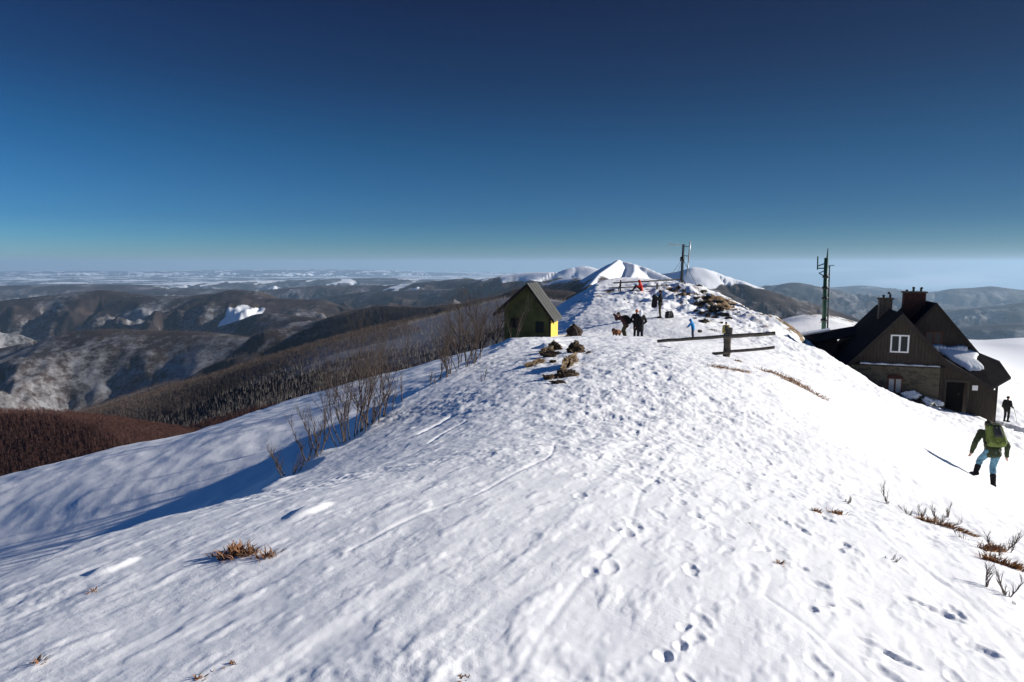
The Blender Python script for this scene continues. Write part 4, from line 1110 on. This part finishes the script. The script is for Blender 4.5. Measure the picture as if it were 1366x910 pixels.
# windows of the front wing
window(t, -.53, .50, zz(-5.54), zz(-4.42), .02, M['whitepaint'], M['glass'], .085, 1, .06)
o = window(t, -.56, .28, zz(-8.15), zz(-7.15), 0, M['brownpaint'], M['curtain'], .075, 1, .06)
bm = bmesh.new(); pts = [(-.60, -.07, zz(-7.15))]+[(-.14+.46*math.cos(q), -.07, zz(-7.15)+.22*math.sin(q)) for q in np.linspace(math.pi, 0, 9)]+[(.32, -.07, zz(-7.15))]
add_hexa(bm, pts[1:-1], [(x, -.003, z) for x, _, z in pts[1:-1]]); link('arch', bm_mesh(bm, 'arch'), M['brickred'], o)
# rear wing
zr = zz(-2.52); sr = 1.24; xc = 2.45; yr = 3.0
bm = bmesh.new(); gable_prism(bm, xc-2.5, xc+2.5, yr+.02, yr+7, zz(-12), zr-.16-sr*2.5, zr-.16); link('rear_wall', bm_mesh(bm, 'rear_wall'), M['plank'], t)
bm = bmesh.new(); add_slab(bm, [(xc-2.9, yr-.25, zr-sr*2.9), (xc, yr-.25, zr), (xc, yr+7.3, zr), (xc-2.9, yr+7.3, zr-sr*2.9)], .16); link('rear_roof', bm_mesh(bm, 'rear_roof'), M['roofdark'], t)
bm = bmesh.new(); add_slab(bm, [(xc+2.75, yr-.25, zr-sr*2.75), (xc, yr-.252, zr-.002), (xc, yr+7.3, zr-.002), (xc+2.75, yr+7.3, zr-sr*2.75)], .16); link('rear_roof', bm_mesh(bm, 'rear_roof'), M['roofdark'], t)
for sg, xe in ((-1, 2.9), (1, 2.8)):
    bm = bmesh.new(); y0, y1 = yr-.30, yr-.255
    add_slab(bm, [(xc+sg*xe, y0, zr-sr*xe+.03), (xc, y0, zr+.03), (xc, y1, zr+.03), (xc+sg*xe, y1, zr-sr*xe+.03)], .26); link('verge_board', bm_mesh(bm, 'verge_board'), M['fascia'], t)
o = window(t, 2.0, 2.98, zz(-5.25), zz(-4.42), yr+.02, M['brownpaint'], M['glass'], .08, 1, .05)
boxes('rear_plank_joint', [(xc-2.2+0*i, xc+2.2, yr-.004, yr+.018, zz(-5.6)+i*.24, zz(-5.6)+i*.24+.018) for i in range(3)]+[(xc-1.3, xc+1.3, yr-.004, yr+.018, zz(-4.88)+i*.24, zz(-4.88)+i*.24+.018) for i in range(0)], M['plankdark'], t)
# chimneys
def chimney(x0, x1, y0, y1, z0, z1, mat, pots, nm='chimney'):
    c = boxes(nm, [(x0, x1, y0, y1, z0, z1)], mat, t, .02)
    boxes('cap', [(x0-.08, x1+.08, y0-.08, y1+.08, z1+.004, z1+.11)], M['brickgrey'], c, .01)
    for (px_, h_, tilt_) in pots:
        bm = bmesh.new()
        add_bar(bm, (px_, (y0+y1)/2, z1+.1), (px_, (y0+y1)/2, z1+.1+h_*.7), .07)
        add_bar(bm, (px_+tilt_, (y0+y1)/2, z1+.1+h_*.65), (px_+tilt_*1.3, (y0+y1)/2, z1+.1+h_), .12, .06)
        link('cowl', bm_mesh(bm, 'cowl'), M['metaldark'], c)
    return c
chimney(-.62, .16, 4.1, 4.75, zz(-4.6), zz(-2.42), M['brickgrey'], [(.05, .42, -.07), (-.35, .2, 0)])
chimney(.95, 2.26, 4.75, 5.4, zz(-4.2), zz(-1.98), M['brickred'], [(1.55, .32, 0), (2.0, .3, .03), (1.15, .12, 0)])
# annex to the left rear
an = [(-5.15, 5.5, zz(-5.78)), (-1.8, 5.5, zz(-5.0)), (-1.5, 8.7, zz(-4.66)), (-5.57, 8.7, zz(-5.56))]
bm = bmesh.new(); add_slab(bm, an, .14); link('annex_roof', bm_mesh(bm, 'annex_roof'), M['roofdark'], t)
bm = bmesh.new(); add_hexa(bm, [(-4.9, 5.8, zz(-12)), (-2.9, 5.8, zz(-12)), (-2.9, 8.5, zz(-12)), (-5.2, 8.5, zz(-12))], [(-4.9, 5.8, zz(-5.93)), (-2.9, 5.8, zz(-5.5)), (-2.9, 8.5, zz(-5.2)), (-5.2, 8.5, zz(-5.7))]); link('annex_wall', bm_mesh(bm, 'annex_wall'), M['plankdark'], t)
bm = bmesh.new(); add_slab(bm, [(-5.6, 7.9, zz(-5.44)), (-3.2, 8.1, zz(-4.93)), (-3.2, 8.75, zz(-4.86)), (-5.62, 8.75, zz(-5.38))], .12); link('roof_snow', bm_mesh(bm, 'roof_snow'), M['roofsnow'], t)
def HW(x, y, z): return Wm @ Vector((x, y, z-H0))
for i, (x, y, z, s) in enumerate([(.75, -.55, -8.12, (.62, .4, .3)), (1.7, -.55, -8.42, (.5, .4, .28)), (2.2, -.6, -8.5, (.3, .3, .26))]):
    snowblock(['large block of snow piled against the stone wall under the ledge', 'middle lump of snow piled against the stone wall', 'small lump of snow beside the dark doorway'][i], HW(x, y, z), s, 500+i)

# ------------------------------------------------------------------ figures
def blob(name, parts, vox, mat, parent, smooth=True):
    """one closed surface from tapered capsules (p0, r0, p1, r1) or ellipsoids (p, (rx,ry,rz))"""
    bm = bmesh.new()
    for q in parts:
        if len(q) == 4:
            p0, r0, p1, r1 = q; p0 = Vector(p0); p1 = Vector(p1); d = p1-p0
            d = d.normalized() if d.length > 1e-5 else Vector((0, 0, 1)); a = d.orthogonal().normalized(); b = d.cross(a); N = 12
            prev = None; first = bm.verts.new(p0-d*r0)
            for (c_, rr) in [(p0+d*r0*math.sin(R(t_)), r0*math.cos(R(t_))) for t_ in (-60, -30, 0)]+[(p1+d*r1*math.sin(R(t_)), r1*math.cos(R(t_))) for t_ in (0, 30, 60)]:
                ring = [bm.verts.new(c_+(a*math.cos(2*math.pi*k/N)+b*math.sin(2*math.pi*k/N))*rr) for k in range(N)]
                for k in range(N):
                    k2 = (k+1) % N
                    if prev: bm.faces.new((prev[k], prev[k2], ring[k2], ring[k]))
                    else: bm.faces.new((first, ring[k2], ring[k]))
                prev = ring
            last = bm.verts.new(p1+d*r1)
            for k in range(N): bm.faces.new((prev[k], prev[(k+1) % N], last))
        else:
            p_, r_ = q[:2]; rot = q[2] if len(q) > 2 else Matrix.Identity(4)
            bmesh.ops.create_icosphere(bm, subdivisions=3, radius=1, matrix=Matrix.Translation(Vector(p_)) @ rot @ Matrix.Diagonal((*r_, 1)))
    me = bm_mesh(bm, name)
    o = link(name, me)
    md = o.modifiers.new('r', 'REMESH'); md.mode = 'VOXEL'; md.voxel_size = vox
    s = o.modifiers.new('s', 'SMOOTH'); s.factor = .5; s.iterations = 3
    dg = bpy.context.evaluated_depsgraph_get()
    m2 = bpy.data.meshes.new_from_object(o.evaluated_get(dg)); m2.name = name
    bpy.data.objects.remove(o); bpy.data.meshes.remove(me)
    for p_ in m2.polygons: p_.use_smooth = True
    m2.materials.clear()
    return link(name, m2, mat, parent)
link = _link
def rough(o, amp, sc_):
    me = o.data; n = len(me.vertices); co = np.empty(n*3, np.float32); me.vertices.foreach_get('co', co); co = co.reshape(-1, 3)
    no = np.empty(n*3, np.float32); me.vertices.foreach_get('normal', no); no = no.reshape(-1, 3)
    d = fbm(co[:, 0]+co[:, 1]*.7, co[:, 2]*.8+co[:, 1]*.3, sc_, 3, 77)*amp
    co = co+no*d[:, None]; me.vertices.foreach_set('co', co.ravel()); me.update(); return o
def person(label, loc, rz, J, wear, vox=.011, group=None, scale=1.0):
    """J: joint overrides; figure faces +Y, right hand on +X"""
    d = dict(pel=(0, 0, .95), che=(0, 0, 1.27), nec=(0, 0, 1.47), hea=(0, .02, 1.63),
             ls=(-.19, 0, 1.41), rs=(.19, 0, 1.41), le=(-.25, -.02, 1.13), re=(.25, -.02, 1.13), lw=(-.25, .06, .88), rw=(.25, .06, .88),
             lh=(-.10, 0, .92), rh=(.10, 0, .92), lk=(-.11, .03, .5), rk=(.11, .03, .5), la=(-.11, -.02, .10), ra=(.11, -.02, .10))
    d.update(J); V = {k: Vector(v) for k, v in d.items()}
    t = thing('person', loc, rz, label, 'person', group); t.scale = (scale,)*3
    up = (V['hea']-V['nec']).normalized(); fwd = Vector((0, 1, 0)); look = Vector(J.get('look', (0, 1, -.1))).normalized() if 'look' in J else Vector((0, 1, -.05)).normalized()
    hd = V['hea']
    def legs(add, a0, cut=1.0):
        q = []
        for s in 'lr':
            q.append((V[s+'h'], .088+add, V[s+'k'], .058+add)); an = V[s+'k'].lerp(V[s+'a'], cut); q.append((V[s+'k'], .058+add, V[s+'k'].lerp(an, .35), .062+add)); q.append((V[s+'k'].lerp(an, .35), .062+add, an, .040+add))
        q.append((V['pel'], (.155+add, .115+add, .12+add))); q.append((V['lh'], .09+add, V['rh'], .09+add)); return q
    def feet(add):
        q = []
        for s in 'lr':
            f_ = Vector(J.get(s+'f', (0, 1, 0))).normalized(); a = V[s+'a']
            q.append((a-Vector((0, 0, .045)), .042+add, a+f_*.17-Vector((0, 0, .058)), .032+add)); q.append((a, .040+add, a-Vector((0, 0, .04))-f_*.04, .04+add))
        return q
    def arms(add, hand=True):
        q = []
        for s in 'lr':
            q.append((V[s+'s'], .058+add, V[s+'e'], .045+add)); q.append((V[s+'e'], .045+add, V[s+'w'], .030+add*.8))
        return q
    def torso(add):
        sh = (V['ls']+V['rs'])/2
        return [(V['pel'], (.15+add, .11+add, .12+add)), (V['pel']+Vector((-.05, 0, .05)), .105+add, V['che']+Vector((-.06, 0, 0)), .115+add), (V['pel']+Vector((.05, 0, .05)), .105+add, V['che']+Vector((.06, 0, 0)), .115+add),
                (V['che'], .12+add, sh-Vector((0, 0, .06)), .10+add), (V['ls'], .055+add, V['rs'], .055+add), (V['che']+Vector((-.07, 0, .02)), .10+add, V['ls'], .05+add), (V['che']+Vector((.07, 0, .02)), .10+add, V['rs'], .05+add)]
    def hands():
        q = []
        for s, sg in (('l', -1), ('r', 1)):
            w = V[s+'w']; dr = (w-V[s+'e']).normalized(); sd = dr.orthogonal().normalized() if abs(dr.z) < .3 else Vector((0, 1, 0)).cross(dr).cross(dr).normalized()
            sd = -sd if sd.y < 0 else sd; nm = dr.cross(sd).normalized()
            pc = w+dr*.075
            q.append((w, .026, w+dr*.03, .027)); 
            for k in range(4):
                off = sd*(k-1.5)*.021; q.append((w+dr*.025+off*.7, .015, pc+off, .0125))
                L = (.060, .072, .068, .052)[3-k]; b0 = pc+off; b1 = b0+dr*L*.5+nm*.006*sg; b2 = b1+dr*L*.45+nm*.02*sg
                q.append((b0, .0105, b1, .0095)); q.append((b1, .0095, b2, .008))
            th = w+dr*.03+sd*.03; q.append((w+dr*.02+sd*.012, .015, th, .0125)); q.append((th, .0125, th+dr*.035+sd*.022, .0105)); q.append((th+dr*.035+sd*.022, .0105, th+dr*.062+sd*.024, .009))
        return q
    lk = look; rt = lk.cross(Vector((0, 0, 1))).normalized(); u_ = rt.cross(lk)
    head = [(hd, (.078, .095, .112)), (hd+lk*.03-u_*.05, .06, hd+lk*.045-u_*.075, .045), (V['nec'], .055, hd-u_*.05, .052), (hd+lk*.092-u_*.005, .012, hd+lk*.108-u_*.022, .015),
            (hd+rt*.078-u_*.0, .018, hd+rt*.082-u_*.025, .012), (hd-rt*.078, .018, hd-rt*.082-u_*.025, .012), (hd+lk*.088-u_*.05-rt*.02, .010, hd+lk*.088-u_*.05+rt*.02, .010), (hd+lk*.083+u_*.03-rt*.04, .013, hd+lk*.083+u_*.03+rt*.04, .013)]
    blob('body', head+torso(-.02)+arms(-.012)+hands()+legs(-.012, 0)+feet(-.012), min(vox, .009), M['skin'], t)
    for s in (-1, 1):
        bm = bmesh.new(); bmesh.ops.create_icosphere(bm, subdivisions=2, radius=.011, matrix=Matrix.Translation(hd+lk*.09+rt*.032*s+u_*.008)); link('eye', bm_mesh(bm, 'eye', True), M['hair'], t)
    if 'jacket' in wear:
        L = wear.get('hem', .1); q = torso(.03)+arms(.022)
        q.append((V['pel']+Vector((-.06, 0, -L)), .115+.02, V['che'], .12)); q.append((V['pel']+Vector((.06, 0, -L)), .115+.02, V['che'], .12)); q.append((V['nec']-Vector((0, 0, .03)), .08, V['nec']+up*.03, .062))
        rough(blob('jacket', q, vox, M[wear['jacket']], t), .012, .09)
    if 'trousers' in wear: rough(blob('trousers', legs(.014, 0, .97 if 'gaiters' not in wear else .62), vox, M[wear['trousers']], t), .008, .08)
    if 'gaiters' in wear:
        for s in 'lr': blob('gaiter', [(V[s+'k'].lerp(V[s+'a'], .5), .073, V[s+'a'], .060)], vox, M[wear['gaiters']], t)
    if 'boots' in wear: 
        fq = feet(.016); n = len(fq)//2
        for k in range(2): blob('boot', fq[k*n:(k+1)*n], vox, M[wear['boots']], t)
    if 'hat' in wear: blob('hat', [(hd+u_*.035-lk*.01, (.092, .108, .092))]+([(hd+u_*.14, (.035, .035, .035))] if wear.get('bobble') else []), vox, M[wear['hat']], t)
    if 'hood' in wear: blob('hood', [(hd-lk*.02+u_*.02, (.105, .115, .125)), (hd-lk*.03, .1, V['nec']-lk*.03, .085)], vox, M[wear['hood']], t)
    if 'hair' in wear: blob('hair', [(hd+u_*.022-lk*.018, (.086, .098, .108)), (hd-lk*.05, .075, hd-lk*.045-u_*.07, .06)], vox, M[wear['hair']], t)
    return t, V
def pack(parent, c, rz_tilt, w, dp, h, mat, vox=.012, pocket=None, label=None, top=None):
    """rucksack as rounded body, lid, straps; c = centre in parent space, tilt about X"""
    rot = Matrix.Rotation(rz_tilt, 4, 'X'); T = Matrix.Translation(Vector(c)) @ rot
    def q(x, y, z): return tuple(T @ Vector((x, y, z)))
    a = w/2-.07; b = h/2-.07; g = dp/2-.06
    parts = []
    for sx in (-a, a):
        parts += [(q(sx, g, -b), .075, q(sx*.85, g, b), .07), (q(sx, -g, -b*.9), .075, q(sx*.75, -g*.8, b*.85), .065)]
    parts += [(q(-a, 0, -b), .09, q(a, 0, -b), .09), (q(-a*.8, 0, b*.8), .08, q(a*.8, 0, b*.8), .08), (q(0, 0, 0), (w/2*.93, dp/2*.95, h/2*.95), rot)]
    p_ = blob('backpack', parts, vox, M[mat], parent)
    if label: p_['label'] = label
    blob('lid', [(q(-a*.75, -.0, b+.05), .062, q(a*.75, 0, b+.05), .062), (q(-a*.6, -.06, b+.01), .055, q(a*.6, -.06, b+.01), .055)], vox, M[top or mat], p_)
    if pocket:
        blob('pocket', [(q(-a*.35, -g-.07, -.02), .062, q(-a*.3, -g-.05, b*.7), .05), (q(a*.35, -g-.07, -.02), .062, q(a*.3, -g-.05, b*.7), .05)], vox, M[pocket], p_)
        blob('hip_belt', [(q(-w/2-.02, .06, -b*.95), .03, q(w/2+.02, .06, -b*.95), .03)], vox, M['black'], p_)
        for sg in (-1, 1): blob('strap', [(q(sg*a*.9, -g*.95, b), .013, q(sg*a*.95, -g*1.2-.02, -b), .013)], .008, M['packgrey'], p_)
    return p_

# hiker walking down to the hut
hp = P(1322, 650, 16.6)
J = dict(ra=(.02, -.05, .10), la=(-.33, .10, .36), rk=(.06, .12, .50), lk=(-.22, .17, .66), pel=(0, .05, .90), rh=(.09, .05, .88), lh=(-.10, .05, .90),
         che=(.03, .20, 1.20), nec=(.04, .34, 1.38), hea=(.05, .45, 1.50), ls=(-.20, .28, 1.34), rs=(.25, .28, 1.32), le=(-.36, .18, 1.10), re=(.37, .16, 1.06), lw=(-.40, .24, .84), rw=(.40, .20, .77), look=(.1, 1, -.5), lf=(-.2, 1, -.25), rf=(0, 1, -.3))
t, V = person('walker in olive jacket, blue jeans and black gaiters carrying a lime rucksack down the slope', hp, R(-10), J, dict(jacket='jacketgreen', trousers='jeans', gaiters='black', boots='black', hat='hair', hem=.02), .0085, scale=1.0)
pack(t, (.04, .07, 1.33), R(-24), .40, .27, .56, 'packgreen', .009, 'packgrey', 'lime green rucksack with dark front pocket', 'jacketgreen')

# lone figure by the hut
lp = P(1342, 563, 44); lp = (lp[0], lp[1], max(lp[2], ground(lp[0], lp[1])-.02))
t, V = person('distant walker in dark clothes standing right of the mountain hut', lp, R(-70), dict(rw=(.2, .25, 1.0), re=(.27, .0, 1.12)), dict(jacket='black', trousers='black', boots='black', hat='black'), .012)
pack(t, (0, -.22, 1.22), 0, .34, .24, .48, 'black', .014)
bars('walking_pole', [((.2, .30, 1.05), (.38, .5, .02), .012)], M['metaldark'], t, 5)

def gpos(u, D, sink=0, v=None):
    a, _ = ray(u, 440); x = a*D; return (x, D, ground(x, D)-sink)
# photographer bending with big pack, seen from behind-right, facing left
J = dict(pel=(0, -.05, .85), lh=(-.1, -.05, .82), rh=(.1, -.05, .82), lk=(-.12, .12, .47), rk=(.12, .10, .47), che=(0, .15, 1.12), nec=(0, .3, 1.27), hea=(0, .42, 1.4), ls=(-.2, .24, 1.22), rs=(.2, .24, 1.22),
         le=(-.26, .45, 1.08), re=(.26, .45, 1.08), lw=(-.08, .62, 1.33), rw=(.08, .62, 1.33), look=(0, 1, 0))
q = gpos(834, 38.5); t, V = person('bent over person in dark maroon jacket raising a camera, beside the brown dog', q, R(62), J, dict(jacket='maroon', trousers='khaki', boots='leather', hat='greyhat'), .012)
pack(t, (.05, -.10, 1.10), R(-40), .42, .3, .55, 'black', .014)
boxes('camera', [(-.07, .07, .66, .73, 1.32, 1.42)], M['black'], t)
# two people close together
q = gpos(854, 37.4); q = (q[0], q[1], q[2]-.05)
t, V = person('person in a black coat with a white bobble hat, right one of a close pair', q, R(10), dict(ls=(-.21, 0, 1.41), rs=(.21, 0, 1.41), re=(.34, 0, 1.15), rw=(.22, .12, .98)), dict(jacket='black', trousers='black', boots='black', hood='whitecloth', hat='whitecloth', bobble=1, hem=.28), .012)
q = gpos(849, 38.4); q = (q[0], q[1], q[2]-.05)
person('person in a black coat with an orange hat, left one of a close pair', q, R(-30), dict(le=(-.33, 0, 1.15), lw=(-.25, .12, .98)), dict(jacket='black', trousers='black', boots='black', hat='orangehair', hem=.28), .012)
# man holding a rucksack
q = gpos(880, 44); t, V = person('tall man in black jacket and khaki trousers standing on the path below the mast', q, R(80), dict(re=(.24, .18, 1.15), rw=(.14, .36, 1.28), le=(-.24, .18, 1.15), lw=(-.12, .36, 1.28)), dict(jacket='black', trousers='khaki', boots='leather', hair='hair', hat='black'), .012, scale=1.04)
o = pack(None, (0, 0, 0), R(6), .42, .34, .82, 'black', .014, None, None, 'greyhat')
o.location = Vector(P(873.5, 402, 43.9)); o.rotation_euler = (0, R(-8), R(80)); tag(o, 'large black rucksack with grey lid held up by the tall man', 'backpack')
o = pack(None, (0, 0, 0), 0, .5, .4, .42, 'packgrey', .014); q = gpos(892.5, 44.2); o.location = (q[0], q[1], q[2]+.22); o.rotation_euler = (0, 0, R(20)); tag(o, 'dark rucksack lying on the snow right of the tall man', 'backpack')
# red sitting person
q = P(855.5, 388.5, 59.5)
J = dict(pel=(0, 0, .14), lh=(-.1, 0, .13), rh=(.1, 0, .13), lk=(-.14, .42, .42), rk=(.12, .42, .42), la=(-.12, .72, .09), ra=(.1, .72, .09), che=(0, .05, .46), nec=(0, .14, .66), hea=(0, .2, .82), ls=(-.2, .10, .6), rs=(.2, .10, .6), le=(-.27, .24, .38), re=(.27, .24, .38), lw=(-.14, .42, .44), rw=(.14, .42, .44), look=(0, 1, -.3))
person('person in a bright red hooded jacket sitting on the snow by the knoll fence', q, R(75), J, dict(jacket='red', trousers='black', boots='black', hood='red', hem=0), .012, scale=1.05)
# child in blue
q = gpos(924.5, 37); person('child in a bright blue jacket bending forward behind the rail fence', q, R(60), dict(che=(0, .08, 1.25), nec=(0, .16, 1.42), hea=(0, .25, 1.56), ls=(-.19, .12, 1.38), rs=(.19, .12, 1.38), le=(-.24, .28, 1.18), re=(.24, .28, 1.18), lw=(-.2, .42, 1.02), rw=(.2, .42, 1.02)), dict(jacket='blue', trousers='navy', boots='black', hood='blue', hem=.1), .012, scale=.66)
q = gpos(968.5, 33.5); t, V = person('child in dark clothes with a yellow vest behind the fence post', q, R(0), {}, dict(jacket='yellow', trousers='navy', boots='black', hat='navy', hem=.05), .012, scale=.62)
pack(t, (0, -.2, 1.2), 0, .3, .2, .4, 'packgrey', .014)

# dog
q = gpos(822.5, 37.6); t = thing('dog', q, R(148), 'brown long haired dog standing left of the bent over person', 'dog')
parts = [((0, -.25, .42), .13, (0, .05, .44), .15), ((0, .05, .44), .15, (0, .25, .46), .14), ((0, .28, .48), .10, (0, .42, .58), .075), ((0, .42, .60), .085, (0, .46, .60), .08), ((0, .5, .57), .05, (0, .6, .54), .035), ((0, -.33, .46), .05, (0, -.55, .36), .04), ((0, -.55, .36), .04, (0, -.68, .42), .02)]
for sx in (-1, 1):
    parts += [((sx*.09, .22, .42), .06, (sx*.09, .2, .22), .035), ((sx*.09, .2, .22), .033, (sx*.09, .21, .04), .026), ((sx*.09, .21, .03), .032, (sx*.09, .27, .025), .026)]
    parts += [((sx*.09, -.28, .42), .085, (sx*.1, -.2, .26), .05), ((sx*.1, -.2, .26), .045, (sx*.1, -.36, .17), .028), ((sx*.1, -.36, .17), .028, (sx*.1, -.33, .04), .024), ((sx*.1, -.33, .03), .03, (sx*.1, -.26, .025), .026)]
    parts += [((sx*.05, .42, .66), .03, (sx*.085, .40, .58), .022)]
rough(blob('body', parts, .012, M['dogfur'], t), .015, .05)
bm = bmesh.new(); bmesh.ops.create_icosphere(bm, subdivisions=2, radius=.02, matrix=Matrix.Translation((0, .635, .55))); link('nose', bm_mesh(bm, 'nose', True), M['black'], t)
for s in (-1, 1):
    bm = bmesh.new(); bmesh.ops.create_icosphere(bm, subdivisions=2, radius=.012, matrix=Matrix.Translation((s*.035, .53, .62))); link('eye', bm_mesh(bm, 'eye', True), M['black'], t)

# ------------------------------------------------------------------ air
HAZE_D = 0.000031
bm = bmesh.new(); add_box(bm, -46000, 46000, -3000, 61000, -3200, 260.0)
hz, nt, b = newmat('haze'); nt.nodes.remove(b)
pv = nt.nodes.new('ShaderNodeVolumePrincipled'); pv.inputs['Color'].default_value = (.50, .74, 1.0, 1)
pv.inputs['Density'].default_value = HAZE_D; pv.inputs['Anisotropy'].default_value = .25
nt.links.new(pv.outputs[0], nt.nodes['Material Output'].inputs['Volume'])
o = link('haze', bm_mesh(bm, 'haze'), hz); o['kind'] = 'stuff'; o['label'] = 'thin winter haze veiling the distant hills'

# ------------------------------------------------------------------ world, sun, camera
w = bpy.data.worlds.new('World'); sc.world = w; w.use_nodes = True; nt = w.node_tree
bg = nt.nodes['Background']; sky = nt.nodes.new('ShaderNodeTexSky'); sky.sky_type = 'NISHITA'; sky.sun_disc = False
sky.sun_elevation = SUN_EL; sky.sun_rotation = math.pi/2-SUN_AZ
sky.altitude = 1250; sky.air_density = 1.0; sky.dust_density = .35; sky.ozone_density = 3.0
tc = nt.nodes.new('ShaderNodeTexCoord'); sp = nt.nodes.new('ShaderNodeSeparateXYZ'); nt.links.new(tc.outputs['Generated'], sp.inputs[0])
rp = nt.nodes.new('ShaderNodeValToRGB'); el = rp.color_ramp.elements
SKYR = [(0.0, (.24, .36, .48)), (.015, (.18, .33, .48)), (.035, (.12, .295, .47)), (.06, (.085, .24, .42)), (.16, (.048, .185, .31)), (.25, (.040, .11, .20)), (.36, (.034, .062, .14)), (.55, (.08, .27, .52)), (1.0, (.12, .38, .68))]
while len(el) < len(SKYR): el.new(.5)
for e, (p_, c) in zip(el, SKYR): e.position = p_; e.color = c+(1,)
nt.links.new(sp.outputs[2], rp.inputs[0])
mu = nt.nodes.new('ShaderNodeMix'); mu.data_type = 'RGBA'; mu.blend_type = 'MULTIPLY'; mu.inputs[0].default_value = 1
azf = mapr(nt, sp.outputs[0], -.62, .62, 1.42, .62)
vm = nt.nodes.new('ShaderNodeVectorMath'); vm.operation = 'SCALE'; nt.links.new(rp.outputs[0], vm.inputs[0]); nt.links.new(azf, vm.inputs['Scale'])
nt.links.new(sky.outputs[0], mu.inputs[6]); nt.links.new(vm.outputs[0], mu.inputs[7])
# thin cloud bank low on the right horizon
cn = nt.nodes.new('ShaderNodeTexNoise'); cn.inputs['Scale'].default_value = 9; cn.inputs['Detail'].default_value = 6
nt.links.new(mapping(nt, tc.outputs['Generated'], 0, (1, 1, 9)), cn.inputs['Vector'])
band = mth(nt, 'MULTIPLY', mapr(nt, sp.outputs[2], -.04, -.022), mapr(nt, sp.outputs[2], .004, -.016))
band = mth(nt, 'MULTIPLY', band, mapr(nt, sp.outputs[0], .25, .42))
cl = mth(nt, 'MULTIPLY', mapr(nt, cn.outputs[0], .5, .68), band)
mc = nt.nodes.new('ShaderNodeMix'); mc.data_type = 'RGBA'; nt.links.new(cl, mc.inputs[0]); nt.links.new(mu.outputs[2], mc.inputs[6]); mc.inputs[7].default_value = (5.2, 5.0, 5.0, 1)
nt.links.new(mc.outputs[2], bg.inputs['Color']); bg.inputs['Strength'].default_value = .1
sd = bpy.data.lights.new('sun', 'SUN'); sd.energy = 5.0; sd.angle = R(.5); sd.color = (1.0, .955, .885)
so = bpy.data.objects.new('sun', sd); COL.objects.link(so)
dv = Vector((math.cos(SUN_EL)*math.cos(SUN_AZ), math.cos(SUN_EL)*math.sin(SUN_AZ), math.sin(SUN_EL)))
so.rotation_euler = dv.to_track_quat('Z', 'Y').to_euler(); so.location = dv*80
cd = bpy.data.cameras.new('camera'); cd.sensor_width = 36; cd.lens = 36*F/1366; cd.clip_start = .05; cd.clip_end = 200000
co = bpy.data.objects.new('camera', cd); COL.objects.link(co); co.rotation_euler = (math.pi/2-PITCH, 0, 0); sc.camera = co
sc.view_settings.view_transform = 'Standard'; sc.view_settings.look = 'None'; sc.view_settings.exposure = .43; sc.view_settings.gamma = 1
sc.cycles.volume_bounces = 1; sc.cycles.max_bounces = 6
